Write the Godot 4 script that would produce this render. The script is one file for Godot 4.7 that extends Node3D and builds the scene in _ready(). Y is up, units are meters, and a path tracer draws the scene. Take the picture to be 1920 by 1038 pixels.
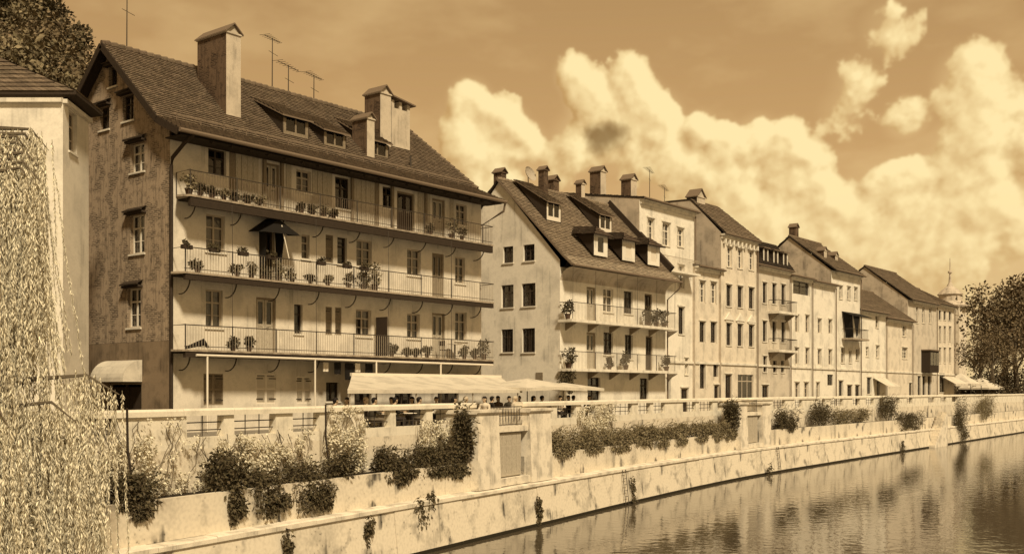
extends Node3D
# An old town river front: galleried house, row of town houses, quay wall, river, willow. World axes: x runs along the
# house fronts, z points to the river, y is up; y = 0 is the quay street, the eye stands 1.65 m above it. Units are metres.

var M := {}          # materials
var T := {}          # textures
var used := {}       # names in use
var cache := {}      # shared meshes
var rng := RandomNumberGenerator.new()

# ---------------------------------------------------------------- mesh builder
class MB:
	var v := PackedVector3Array()
	var n := PackedVector3Array()
	var k := PackedColorArray()
	var tint := Color(1, 1, 1)
	var tinted := false
	func t3(a: Vector3, b: Vector3, c: Vector3) -> void:   # counter-clockwise seen from outside
		var m := (b - a).cross(c - a).normalized()
		v.append(a); v.append(c); v.append(b)
		n.append(m); n.append(m); n.append(m)
		if tinted:
			k.append(tint); k.append(tint); k.append(tint)
	func q(a: Vector3, b: Vector3, c: Vector3, d: Vector3) -> void:
		t3(a, b, c); t3(a, c, d)
	func fan(p: Array, flip := false) -> void:
		for i in range(1, p.size() - 1):
			if flip: t3(p[0], p[i + 1], p[i])
			else: t3(p[0], p[i], p[i + 1])
	func box(a: Vector3, b: Vector3) -> void:
		obox(Transform3D(Basis.from_scale((b - a) * 0.5), (a + b) * 0.5))
	func obox(t: Transform3D) -> void:                     # unit cube -1..1 through t
		var c := []
		for i in 8:
			c.append(t * Vector3(1 if i & 1 else -1, 1 if i & 2 else -1, 1 if i & 4 else -1))
		q(c[4], c[5], c[7], c[6]); q(c[1], c[0], c[2], c[3])
		q(c[5], c[1], c[3], c[7]); q(c[0], c[4], c[6], c[2])
		q(c[6], c[7], c[3], c[2]); q(c[0], c[1], c[5], c[4])
	func bar(a: Vector3, b: Vector3, w: float, h: float, up := Vector3.UP) -> void:
		var d := b - a
		var z := d.normalized()
		if absf(z.dot(up)) > 0.98: up = Vector3.RIGHT
		var x := up.cross(z).normalized()
		var y := z.cross(x)
		obox(Transform3D(Basis(x * w * 0.5, y * h * 0.5, d * 0.5), (a + b) * 0.5))
	func prism(p: Array, ext: Vector3) -> void:            # planar convex polygon, counter-clockwise when ext points at the viewer
		var top := []
		for a in p: top.append(a + ext)
		fan(top)
		fan(p, true)
		for i in p.size():
			var j: int = (i + 1) % p.size()
			q(p[i], p[j], top[j], top[i])
	func tube(p: Array, r: Array, sides := 6, caps := true) -> void:
		var rings := []
		var up := Vector3.UP
		for i in p.size():
			var d: Vector3 = (p[mini(i + 1, p.size() - 1)] - p[maxi(i - 1, 0)]).normalized()
			if absf(d.dot(up)) > 0.95: up = Vector3.RIGHT if absf(d.x) < 0.9 else Vector3.UP
			var x := up.cross(d).normalized()
			var y := d.cross(x)
			var rad: float = r[mini(i, r.size() - 1)]
			var ring := []
			for s in sides:
				var an := TAU * s / sides
				ring.append(p[i] + (x * cos(an) + y * sin(an)) * rad)
			rings.append(ring)
		for i in p.size() - 1:
			for s in sides:
				var e: int = (s + 1) % sides
				q(rings[i][s], rings[i][e], rings[i + 1][e], rings[i + 1][s])
		if caps:
			fan(rings[0], true)
			fan(rings[-1])
	func lathe(prof: Array, sides := 12, at := Vector3.ZERO) -> void:   # [radius, height] upwards
		for i in prof.size() - 1:
			for s in sides:
				var a := TAU * s / sides
				var b := TAU * (s + 1) / sides
				var da := Vector3(cos(a), 0, -sin(a))
				var db := Vector3(cos(b), 0, -sin(b))
				q(at + da * prof[i][0] + Vector3.UP * prof[i][1], at + db * prof[i][0] + Vector3.UP * prof[i][1], at + db * prof[i + 1][0] + Vector3.UP * prof[i + 1][1], at + da * prof[i + 1][0] + Vector3.UP * prof[i + 1][1])
	func leaf(p: Vector3, d: Vector3, side: Vector3, l: float, w: float) -> void:
		var m := p + d * l * 0.45
		var f := d.cross(side) * w * 0.25
		t3(p, m - side * w + f, p + d * l)
		t3(p, p + d * l, m + side * w + f)
	func mesh() -> ArrayMesh:
		var a := []
		a.resize(Mesh.ARRAY_MAX)
		a[Mesh.ARRAY_VERTEX] = v
		a[Mesh.ARRAY_NORMAL] = n
		if tinted: a[Mesh.ARRAY_COLOR] = k
		var out := ArrayMesh.new()
		out.add_surface_from_arrays(Mesh.PRIMITIVE_TRIANGLES, a)
		return out

# ---------------------------------------------------------------- scene helpers
func numbered(called: String) -> String:
	if not used.has(called):
		used[called] = 0
		return called
	used[called] += 1
	return "%s_%03d" % [called, used[called]]

func thing(called: String, label: String, category: String, at := Vector3.ZERO, turn := 0.0, group := "") -> Node3D:
	var o := Node3D.new()
	o.name = numbered(called)
	add_child(o)
	o.position = at
	o.rotation.y = turn
	meta(o, label, category, group)
	return o

func meta(o: Node, label: String, category := "", group := "", kind := "") -> void:
	if label: o.set_meta("label", label)
	if category: o.set_meta("category", category)
	if group: o.set_meta("group", group)
	if kind: o.set_meta("kind", kind)

func part(parent: Node, called: String, shape, material: Material, at := Transform3D.IDENTITY) -> MeshInstance3D:
	var o := MeshInstance3D.new()
	o.name = called
	o.mesh = shape.mesh() if shape is MB else shape
	o.material_override = material
	parent.add_child(o, true)
	o.transform = at
	return o

func single(called: String, shape, material: Material, label: String, category: String, at := Transform3D.IDENTITY, group := "") -> MeshInstance3D:
	var o := part(self, numbered(called), shape, material, at)
	meta(o, label, category, group)
	return o

func structure(called: String, shape, material: Material) -> MeshInstance3D:
	var o := part(self, numbered(called), shape, material)
	o.set_meta("kind", "structure")
	return o

func lin(r: float, g: float, b: float) -> Color:
	return Color(r, g, b).linear_to_srgb()

func shift(x: float, y: float, z: float) -> Transform3D:
	return Transform3D(Basis.IDENTITY, Vector3(x, y, z))

func rv(a: float, b: float) -> float:
	return rng.randf_range(a, b)

func rdir() -> Vector3:
	return Vector3(rv(-1, 1), rv(-1, 1), rv(-1, 1)).normalized()

# ---------------------------------------------------------------- setting up
func _ready() -> void:
	rng.seed = 4711
	camera_and_light()
	textures()
	materials()
	ground_and_water()
	quay()
	galleried_house()
	tiled_house()
	row_of_houses()
	chamfered_house()
	backdrop()
	terrace()
	planting()
	willow()
	roof_furniture()

func camera_and_light() -> void:
	var cam := Camera3D.new()
	cam.name = "camera"
	add_child(cam)
	cam.position = Vector3(0, 1.65, 0)
	cam.rotation_degrees = Vector3(0, -51.5, 0)
	cam.projection = Camera3D.PROJECTION_FRUSTUM
	cam.near = 0.1
	cam.far = 3000.0
	cam.size = 0.1 * 0.519
	cam.frustum_offset = Vector2(0, 0.1 * 0.106)
	cam.current = true
	var sun := DirectionalLight3D.new()
	sun.name = "sun"
	add_child(sun)
	sun.light_color = Color(1.0, 0.925, 0.785)
	sun.light_energy = 1.5
	sun.light_angular_distance = 7.0
	sun.shadow_enabled = true
	var az := deg_to_rad(-29.0)      # turned from straight across the river towards the near end of the row
	var el := deg_to_rad(48.0)
	var to_sun := Vector3(sin(az) * cos(el), sin(el), cos(az) * cos(el))
	sun.look_at_from_position(to_sun * 50.0, Vector3.ZERO, Vector3.UP)
	var env := Environment.new()
	env.background_mode = Environment.BG_SKY
	var sky := Sky.new()
	var pano := PanoramaSkyMaterial.new()
	pano.panorama = ImageTexture.create_from_image(sky_image())
	pano.energy_multiplier = 1.0
	sky.sky_material = pano
	env.sky = sky
	env.background_energy_multiplier = 1.0
	env.tonemap_mode = Environment.TONE_MAPPER_LINEAR
	env.tonemap_exposure = 1.07
	env.sdfgi_enabled = true
	env.ssao_enabled = true
	env.ssil_enabled = true
	var we := WorldEnvironment.new()
	we.name = "world_environment"
	we.environment = env
	add_child(we)

# ---------------------------------------------------------------- sky: sepia air with heaped clouds
# each cloud puff: bearing from the x axis towards the houses (degrees), height above the horizon (degrees), radius (degrees), strength
const PUFFS := [
	[40.79, 15.12, 1.29, 1.00], [40.22, 14.06, 1.72, 1.00], [39.07, 13.52, 1.72, 1.00], [37.78, 12.98, 1.29, 0.80], [40.22, 12.43, 2.58, 0.90], [41.65, 13.23, 1.15, 0.70],
	[35.21, 16.44, 1.09, 1.00], [34.50, 15.50, 1.38, 1.00], [32.22, 16.42, 1.15, 1.00], [31.66, 15.17, 1.38, 1.00], [33.64, 14.15, 2.15, 1.00], [30.81, 14.21, 1.58, 1.00],
	[30.95, 13.01, 2.15, 0.90], [34.92, 13.09, 1.72, 0.70], [36.21, 12.15, 1.72, 0.36], [28.57, 13.59, 1.09, 0.90], [27.19, 12.95, 1.20, 0.90], [25.55, 12.87, 1.38, 1.00],
	[24.06, 12.98, 1.09, 1.00], [23.39, 11.62, 1.43, 1.00], [27.47, 11.62, 1.86, 0.80], [22.33, 10.50, 1.09, 0.90], [24.46, 10.61, 2.44, 1.00], [26.09, 9.05, 3.15, 1.00],
	[21.80, 8.74, 2.01, 0.90], [28.85, 11.18, 2.01, 0.60], [23.93, 8.02, 3.44, 0.80], [15.23, 14.94, 1.78, 0.90], [14.51, 13.14, 2.06, 1.00], [15.72, 11.62, 1.78, 1.00],
	[14.63, 10.26, 1.86, 1.00], [18.20, 10.52, 1.49, 1.00], [19.21, 10.32, 1.20, 1.00], [17.19, 9.93, 1.78, 1.00], [15.96, 8.04, 3.01, 1.00], [19.47, 8.76, 1.86, 0.90],
	[18.20, 13.35, 1.20, 0.70], [20.76, 15.47, 1.29, 0.36], [21.28, 14.10, 1.29, 0.36], [19.21, 17.94, 1.58, 0.36], [18.45, 7.25, 3.15, 0.80], [13.56, 8.03, 2.58, 0.80],
	[11.25, 10.85, 2.58, 0.90], [9.69, 8.74, 2.86, 0.90], [9.91, 13.12, 1.72, 0.70],
	[33.98, 13.27, 1.03, -0.62], [32.85, 13.57, 1.03, -0.50], [27.47, 11.94, 1.29, -0.16],
]

func sky_image() -> Image:
	var far := FastNoiseLite.new()
	far.seed = 5
	far.noise_type = FastNoiseLite.TYPE_SIMPLEX
	far.frequency = 0.11
	far.fractal_octaves = 6
	far.fractal_gain = 0.55
	var puffs := PUFFS.duplicate()
	var r := RandomNumberGenerator.new()
	r.seed = 99
	for i in 26:                                # the same kind of clouds all round
		var b := r.randf_range(75.0, 365.0)
		var h := r.randf_range(5.0, 40.0)
		for j in 9:
			puffs.append([b + r.randf_range(-5, 5), h + r.randf_range(-2, 2), r.randf_range(1.2, 3.2), r.randf_range(0.7, 1.0)])
	var whole := sky_patch(far, puffs, 1024, 0, 1024, 0, 256)
	var im := Image.create(1024, 512, false, Image.FORMAT_RGB8)
	im.blit_rect(whole, Rect2i(0, 0, 1024, 256), Vector2i.ZERO)
	im.blit_rect(whole, Rect2i(0, 255, 1024, 1), Vector2i(0, 256))
	for y in range(257, 512):
		im.blit_rect(whole, Rect2i(0, 255, 1024, 1), Vector2i(0, y))
	im.resize(4096, 2048, Image.INTERPOLATE_CUBIC)
	# finer sampling of the same clouds where they stand nearest
	var fine := sky_patch(far, puffs, 4096, 180, 1100, 720, 1024)
	im.blit_rect(fine, Rect2i(0, 0, fine.get_width(), fine.get_height()), Vector2i(180, 720))
	return im

# columns x0..x1 and rows y0..y1 of a panorama that is w wide; column 0 looks along -z, a quarter of the width along +x
func sky_patch(far: FastNoiseLite, puffs: Array, w: int, x0: int, x1: int, y0: int, y1: int) -> Image:
	var wide := x1 - x0
	var high := y1 - y0
	var per := w / 360.0
	var f := PackedFloat32Array()
	f.resize(wide * high)
	var gloom := f.duplicate()                 # thick parts that stay grey
	for p in puffs:
		var cx: float = (90.0 - p[0]) * per - x0
		var cy: float = (90.0 - p[1]) * per - y0
		var rad: float = p[2] * per * 1.25
		for wrap in [-w, 0, w]:
			if cx + wrap + rad < 0 or cx + wrap - rad > wide: continue
			for y in range(maxi(0, int(cy - rad)), mini(high, int(cy + rad) + 1)):
				for x in range(maxi(0, int(cx + wrap - rad)), mini(wide, int(cx + wrap + rad) + 1)):
					var e: float = ((x - cx - wrap) * (x - cx - wrap) + (y - cy) * (y - cy)) / (rad * rad)
					if e < 1.0:
						var g: float = (1.0 - e) * (1.0 - e) * p[3]
						var at := y * wide + x
						if p[3] < 0: gloom[at] -= g
						else: f[at] = maxf(f[at], g) + 0.35 * minf(f[at], g)
	# thickness of the clouds: the puffs above, broken up into billows
	var den := PackedFloat32Array()
	den.resize(wide * high)
	var bil := FastNoiseLite.new()
	bil.seed = 17
	bil.noise_type = FastNoiseLite.TYPE_CELLULAR
	bil.cellular_return_type = FastNoiseLite.RETURN_DISTANCE
	bil.frequency = 0.55
	bil.fractal_octaves = 4
	bil.fractal_lacunarity = 2.1
	bil.fractal_gain = 0.55
	for y in high:
		var up: float = 90.0 - (y + y0 + 0.5) / per
		var ce := cos(deg_to_rad(up)) * 60.0
		var se := sin(deg_to_rad(up)) * 60.0
		for x in wide:
			var d := f[y * wide + x]
			if d == 0.0: continue
			var a := TAU * (x + x0 + 0.5) / w
			var sx := sin(a) * ce
			var sz := -cos(a) * ce
			var nz := far.get_noise_3d(sx * 2.2, se * 2.4, sz * 2.2)
			var wp := far.get_noise_3d(sx * 3.0 + 70.0, se * 3.0, sz * 3.0)
			var bl := bil.get_noise_3d(sx + wp * 1.3, se + nz * 1.3, sz + wp)     # round cells
			den[y * wide + x] = minf(absf(d), 0.8) * 1.15 + nz * 0.62 - (bl + 0.62) * 0.52 - 0.10
	var bytes := PackedByteArray()
	bytes.resize(wide * high * 3)
	var reach := maxi(1, int(per * 0.5))
	for y in high:
		var up: float = 90.0 - (y + y0 + 0.5) / per
		var ce := cos(deg_to_rad(up)) * 60.0
		var se := sin(deg_to_rad(up)) * 60.0
		var low := clampf(1.0 - up / 12.0, 0.0, 1.0)
		var hi := clampf((up - 9.0) / 26.0, 0.0, 1.0)
		for x in wide:
			var a := TAU * (x + x0 + 0.5) / w
			var sx := sin(a) * ce
			var sz := -cos(a) * ce
			var at := y * wide + x
			var d := den[at]
			var body := clampf(d * 7.0, 0.0, 1.0)
			body = body * body * (3.0 - 2.0 * body)
			# soft shoulders of mist round the heaps
			var mist := clampf(absf(f[at]) * 1.8, 0.0, 1.0) * 0.42
			var toward := den[maxi(0, y - reach) * wide + mini(wide - 1, x + reach)]
			var lit := clampf(0.50 + (d - toward) * 0.95 + clampf(d, 0.0, 0.5) * 0.55, 0.0, 1.0)
			var veil := clampf(far.get_noise_3d(sx * 0.6, se * 1.6 + 90.0, sz * 0.6) * 1.5 + 0.1, 0.0, 1.0) * 0.4
			var red := lerpf(lerpf(0.80, 0.88, low), 0.56, hi)
			var gre := lerpf(lerpf(0.64, 0.77, low), 0.435, hi)
			var blu := lerpf(lerpf(0.425, 0.56, low), 0.285, hi)
			veil = maxf(veil, mist)
			red = lerpf(red, 0.90, veil)
			gre = lerpf(gre, 0.775, veil)
			blu = lerpf(blu, 0.55, veil)
			at *= 3
			var shade := clampf((gloom[y * wide + x] + (0.7 - lit) * 0.35 + (0.25 - d) * 0.25) * 1.3 - 0.12, 0.0, 0.62) * clampf(gloom[y * wide + x] * 4.0, 0.0, 1.0)
			body *= lerpf(1.0, 0.35, low * low)
			bytes[at] = int(255.0 * lerpf(lerpf(red, lerpf(0.74, 0.985, lit), body), 0.42, shade))
			bytes[at + 1] = int(255.0 * lerpf(lerpf(gre, lerpf(0.585, 0.89, lit), body), 0.31, shade))
			bytes[at + 2] = int(255.0 * lerpf(lerpf(blu, lerpf(0.37, 0.66, lit), body), 0.17, shade))
	return Image.create_from_data(wide, high, false, Image.FORMAT_RGB8, bytes)

# ---------------------------------------------------------------- textures and materials
func noise(seed_: int, freq: float, oct := 4, type := FastNoiseLite.TYPE_SIMPLEX_SMOOTH) -> FastNoiseLite:
	var f := FastNoiseLite.new()
	f.seed = seed_
	f.frequency = freq
	f.fractal_octaves = oct
	f.noise_type = type
	return f

func grey(seed_: int, size: int, freq: float, oct := 4) -> PackedByteArray:
	var im := noise(seed_, freq, oct).get_seamless_image(size, size)
	im.convert(Image.FORMAT_L8)
	return im.get_data()

func stretched(seed_: int, size: int, freq: float, sx: int, sy: int, oct := 4) -> PackedByteArray:
	var im := noise(seed_, freq, oct).get_seamless_image(size / sx, size / sy)
	im.convert(Image.FORMAT_L8)
	im.resize(size, size, Image.INTERPOLATE_CUBIC)
	return im.get_data()

func keep(called: String, size: int, bytes: PackedByteArray) -> void:
	var im := Image.create_from_data(size, size, false, Image.FORMAT_L8, bytes)
	im.convert(Image.FORMAT_RGB8)
	T[called] = ImageTexture.create_from_image(im)

func textures() -> void:
	var s := 512
	var big := grey(1, s, 0.006, 5)
	var mid := grey(2, s, 0.02, 5)
	var fine := grey(3, s, 0.15, 3)
	var run := stretched(4, s, 0.05, 1, 16, 4)       # streaks that run down
	var run2 := stretched(5, s, 0.02, 1, 8, 3)
	var o := PackedByteArray()
	o.resize(s * s)
	for i in s * s:                                   # old lime plaster: cloudy patches, fine grain, rain streaks
		o[i] = int(clampf(262.0 - 0.20 * maxf(0.0, big[i] - 115.0) - 0.12 * absf(mid[i] - 128.0) - 0.07 * fine[i] - 0.35 * maxf(0.0, run[i] - 150.0) * clampf((big[i] - 110.0) / 50.0, 0.0, 1.0), 0, 255))
	keep("plaster", s, o)
	for i in s * s:                                   # weather-worn wall: strong blotches and streaks
		var d := 0.35 * maxf(0.0, big[i] - 110.0) + 0.25 * maxf(0.0, mid[i] - 135.0) + 0.10 * fine[i] + 0.45 * maxf(0.0, run[i] - 145.0) * clampf((big[i] - 100.0) / 60.0, 0.0, 1.0)
		o[i] = int(clampf(264.0 - d, 20, 255))
	keep("worn", s, o)
	for i in s * s:                                   # plaster fallen from brickwork: courses of 7.5 cm show in the bare patches
		var x := i % s
		var y := i / s
		var course := y * 54 / s
		var across := (x * 16.0 / s + (0.5 if course % 2 else 0.0))
		var joint := 1.0 if (y * 54) % s < 54 * 3 or fposmod(across, 1.0) < 0.1 else 0.0
		var bare := clampf((big[i] * 0.75 + mid[i] * 0.25 - 128.0) / 30.0, 0.0, 1.0)
		var brick := 150.0 + ((course * 71 + int(across) * 137) % 50) + joint * 50.0 + 0.2 * fine[i] - 40.0
		var coat := 250.0 - 0.5 * maxf(0.0, mid[i] - 130.0) - 0.2 * fine[i] - 0.5 * maxf(0.0, run[i] - 140.0)
		o[i] = int(clampf(lerpf(coat, brick, bare), 10, 255))
	keep("bare_brick", s, o)
	for i in s * s:                                   # river wall: stones washed pale, dark runs of water and lichen specks
		var wet := clampf((mid[i] * 0.5 + big[i] * 0.5 - 118.0) / 40.0, 0.0, 1.0)
		var d := 0.4 * maxf(0.0, mid[i] - 140.0) + 0.14 * fine[i] + 1.5 * maxf(0.0, run[i] - 156.0) * wet * wet + 0.5 * maxf(0.0, run2[i] - 140.0) * wet + 0.3 * maxf(0.0, big[i] - 130.0) + (60.0 if fine[i] > 212 and mid[i] > 135 else 0.0)
		o[i] = int(clampf(270.0 - d, 15, 255))
	keep("river_stone", s, o)
	var grain := stretched(8, s, 0.12, 1, 16, 4)
	for i in s * s:
		o[i] = int(clampf(235.0 - 0.55 * absf(grain[i] - 128.0) - 0.35 * maxf(0.0, grain[i] - 140.0) - 0.1 * fine[i], 0, 255))
	keep("wood", s, o)
	for i in s * s:
		o[i] = int(clampf(250.0 - 0.35 * absf(mid[i] - 128.0) - 0.3 * fine[i], 0, 255))
	keep("grain", s, o)
	for i in s * s:
		o[i] = mid[i]
	keep("bump", s, o)
	# river ripples: height of long low waves crossed by shorter ones
	var wave := noise(21, 0.02, 4).get_seamless_image(512, 512)
	wave.convert(Image.FORMAT_RGBA8)
	wave.bump_map_to_normal_map(6.0)
	T["ripple"] = ImageTexture.create_from_image(wave)

func mat(called: String, c: Color, rough := 0.9, tex := "", size := 4.0, relief := 0.0) -> StandardMaterial3D:
	var m := StandardMaterial3D.new()
	m.albedo_color = c
	m.roughness = rough
	m.metallic_specular = 0.3
	if tex:
		m.albedo_texture = T[tex]
		m.uv1_triplanar = true
		m.uv1_world_triplanar = true
		m.uv1_scale = Vector3.ONE / size
		m.uv1_triplanar_sharpness = 12.0
		if relief > 0.0:
			m.heightmap_enabled = true
			m.heightmap_texture = T[tex]
			m.heightmap_scale = relief
	M[called] = m
	return m

func materials() -> void:
	mat("facade", lin(0.66, 0.60, 0.50), 0.95, "plaster", 6.0, 1.0)
	mat("white", lin(0.74, 0.69, 0.59), 0.95, "plaster", 7.0, 1.0)
	mat("cream", lin(0.66, 0.59, 0.48), 0.95, "plaster", 5.0, 1.0)
	mat("grey", lin(0.55, 0.49, 0.40), 0.95, "plaster", 5.5, 1.0)
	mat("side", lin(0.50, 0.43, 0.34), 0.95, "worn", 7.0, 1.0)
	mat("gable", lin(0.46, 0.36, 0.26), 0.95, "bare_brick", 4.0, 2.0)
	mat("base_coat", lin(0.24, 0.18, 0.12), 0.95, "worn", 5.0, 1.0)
	mat("trim", lin(0.70, 0.65, 0.55), 0.9, "plaster", 3.0)
	mat("quay", lin(0.66, 0.59, 0.47), 0.95, "river_stone", 13.0, 2.0)
	mat("quay_top", lin(0.72, 0.65, 0.53), 0.95, "worn", 4.0, 1.5)
	mat("parapet", lin(0.72, 0.66, 0.54), 0.95, "plaster", 3.0, 1.0)
	mat("algae", lin(0.035, 0.028, 0.016), 0.7, "grain", 1.0)
	mat("soil", lin(0.06, 0.045, 0.03), 1.0, "grain", 1.0)
	mat("paving", lin(0.34, 0.30, 0.24), 0.95, "grain", 3.0)
	mat("hillside", lin(0.05, 0.04, 0.025), 1.0, "grain", 6.0)
	mat("wood", lin(0.36, 0.29, 0.20), 0.85, "wood", 1.2, 0.6)
	mat("pale_wood", lin(0.68, 0.60, 0.47), 0.85, "wood", 1.2, 0.6)
	mat("dark_wood", lin(0.06, 0.042, 0.028), 0.8, "wood", 1.2)  # also the painted shade of dormer cheeks and balcony edge beams
	mat("soffit", lin(0.05, 0.036, 0.024), 0.9, "wood", 2.0)  # also colours the strip and boards that stand in for eave shade
	mat("frame", lin(0.40, 0.34, 0.26), 0.7)
	mat("pale_frame", lin(0.66, 0.60, 0.50), 0.7)
	mat("dark_frame", lin(0.05, 0.036, 0.024), 0.7)
	mat("curtain", lin(0.62, 0.56, 0.46), 0.95)
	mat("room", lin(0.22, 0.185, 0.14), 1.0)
	mat("iron", lin(0.05, 0.04, 0.03), 0.6)
	mat("pale_iron", lin(0.36, 0.31, 0.24), 0.6)
	mat("gutter", lin(0.16, 0.12, 0.085), 0.5)
	mat("slab", lin(0.34, 0.28, 0.21), 0.9, "worn", 2.0)
	mat("brick", lin(0.17, 0.115, 0.075), 0.95, "bare_brick", 4.0, 2.0)
	mat("chimney_coat", lin(0.52, 0.45, 0.35), 0.95, "plaster", 4.0, 1.0)
	mat("black_cloth", lin(0.012, 0.010, 0.008), 0.95)
	mat("awning", lin(0.66, 0.60, 0.49), 0.9, "plaster", 5.0)
	M.awning.backlight_enabled = true
	M.awning.backlight = lin(0.2, 0.17, 0.12)
	mat("terracotta", lin(0.14, 0.09, 0.06), 0.9, "grain", 0.6)
	mat("bark", lin(0.20, 0.16, 0.11), 0.95, "wood", 0.8, 1.5)
	for d in [["tile", 0.9], ["dark_tile", 0.9]]:
		var m := mat(d[0], Color(1, 1, 1), 0.9, "grain", 1.5)
		m.vertex_color_use_as_albedo = true
	for d in [["leaf_dark", 0.08], ["leaf_mid", 0.16], ["leaf_pale", 0.6]]:
		var m := mat(d[0], Color(1, 1, 1), 0.8)
		m.vertex_color_use_as_albedo = true
		m.backlight_enabled = true
		m.backlight = lin(d[1] * 0.5, d[1] * 0.42, d[1] * 0.28)
	var cloth := mat("people", Color(1, 1, 1), 0.9)
	cloth.vertex_color_use_as_albedo = true
	var g := StandardMaterial3D.new()
	g.albedo_color = Color(0.10, 0.08, 0.06, 0.35)
	g.transparency = BaseMaterial3D.TRANSPARENCY_ALPHA
	g.roughness = 0.06
	g.metallic_specular = 0.5
	M["glass"] = g
	var w := StandardMaterial3D.new()
	w.albedo_color = lin(0.075, 0.06, 0.04)
	w.roughness = 0.02
	w.metallic_specular = 1.0
	w.normal_enabled = true
	w.normal_texture = T["ripple"]
	w.normal_scale = 0.06
	w.uv1_triplanar = true
	w.uv1_world_triplanar = true
	w.uv1_scale = Vector3(1.0 / 8.0, 1.0 / 8.0, 1.0 / 8.0)
	M["water"] = w

# ---------------------------------------------------------------- ground, water, quay
const WATER := -4.18
const PATH := [[-30.0, -14.4], [-6.0, -19.2], [8.0, -22.0], [20.0, -24.35], [28.5, -25.9], [35.5, -27.1], [50.9, -29.7], [64.6, -31.5], [84.0, -32.7], [104.0, -33.6], [149.0, -35.6], [230.0, -39.0]]

func foot_z(x: float) -> float:
	for i in range(1, PATH.size()):
		if x <= PATH[i][0] or i == PATH.size() - 1:
			var a: Array = PATH[i - 1]
			var b: Array = PATH[i]
			var p: Array = PATH[maxi(i - 2, 0)]
			var q: Array = PATH[mini(i + 1, PATH.size() - 1)]
			var h: float = b[0] - a[0]
			var t: float = (x - a[0]) / h
			var m0: float = (b[1] - p[1]) / (b[0] - p[0]) * h
			var m1: float = (q[1] - a[1]) / (q[0] - a[0]) * h
			var t2 := t * t
			var t3 := t2 * t
			return (2 * t3 - 3 * t2 + 1) * a[1] + (t3 - 2 * t2 + t) * m0 + (-2 * t3 + 3 * t2) * b[1] + (t3 - t2) * m1
	return 0.0

func inland(x: float) -> Vector3:              # unit vector from the river to the houses
	return Vector3(foot_z(x + 0.5) - foot_z(x - 0.5), 0, -1.0).normalized()

func bank(x: float, o: float, y: float) -> Vector3:   # o metres inland of the foot of the wall
	var p := Vector3(x, 0, foot_z(x)) + inland(x) * o
	return Vector3(p.x, y, p.z)

func along(x: float) -> float:                 # turn about y so that local x runs along the wall and local z faces the river
	var d := inland(x)
	return atan2(-d.x, -d.z)

func sweep(mb: MB, x0: float, x1: float, step: float, sec: Array, ends := true) -> void:   # closed section of [o, y], running up the river face
	var n := maxi(1, int(ceil((x1 - x0) / step)))
	var rows := []
	for i in n + 1:
		var x := lerpf(x0, x1, float(i) / n)
		var row := []
		for s in sec: row.append(bank(x, s[0], s[1]))
		rows.append(row)
	for i in n:
		for j in sec.size():
			var e: int = (j + 1) % sec.size()
			mb.q(rows[i][j], rows[i + 1][j], rows[i + 1][e], rows[i][e])
	if ends:
		mb.fan(rows[0])
		mb.fan(rows[n], true)

func ground_and_water() -> void:
	var g := MB.new()
	var xs := []
	var x := -30.0
	while x <= 230.0:
		xs.append(x)
		x += 2.0
	for i in xs.size() - 1:
		var a := bank(xs[i], 2.1, 0)
		var b := bank(xs[i + 1], 2.1, 0)
		g.q(a, b, Vector3(b.x, 0, -60), Vector3(a.x, 0, -60))
	g.q(Vector3(-600, 0, -60), Vector3(900, 0, -60), Vector3(900, 0, -700), Vector3(-600, 0, -700))
	var e0 := bank(-30, 2.1, 0)
	var e1 := bank(230, 2.1, 0)
	g.q(Vector3(-600, 0, e0.z), e0, Vector3(e0.x, 0, -60), Vector3(-600, 0, -60))
	g.q(e1, Vector3(900, 0, e1.z), Vector3(900, 0, -60), Vector3(e1.x, 0, -60))
	structure("quay_street", g, M.paving)
	var w := MB.new()
	w.q(Vector3(-200, WATER, 160), Vector3(420, WATER, 160), Vector3(420, WATER, -60), Vector3(-200, WATER, -60))
	structure("river_water", w, M.water)

const OPENINGS := [[10.9, 12.1], [12.62, 13.64], [14.65, 15.77], [18.16, 19.63], [20.05, 21.88], [22.68, 24.01], [26.44, 28.02], [28.36, 30.37], [30.81, 32.3], [40.49, 40.98], [41.54, 43.64], [44.25, 45.9], [48.06, 50.68], [51.48, 53.25], [53.7, 55.43], [58.26, 60.39], [60.94, 63.23], [64.02, 65.0], [74.07, 76.57], [78.51, 80.17], [83.77, 85.37], [86.91, 89.85], [92.37, 94.42], [96.07, 98.41], [100.01, 101.66], [104.0, 106.5], [109.0, 111.0], [117.0, 119.5], [122.0, 124.5], [127.0, 129.5]]

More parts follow.
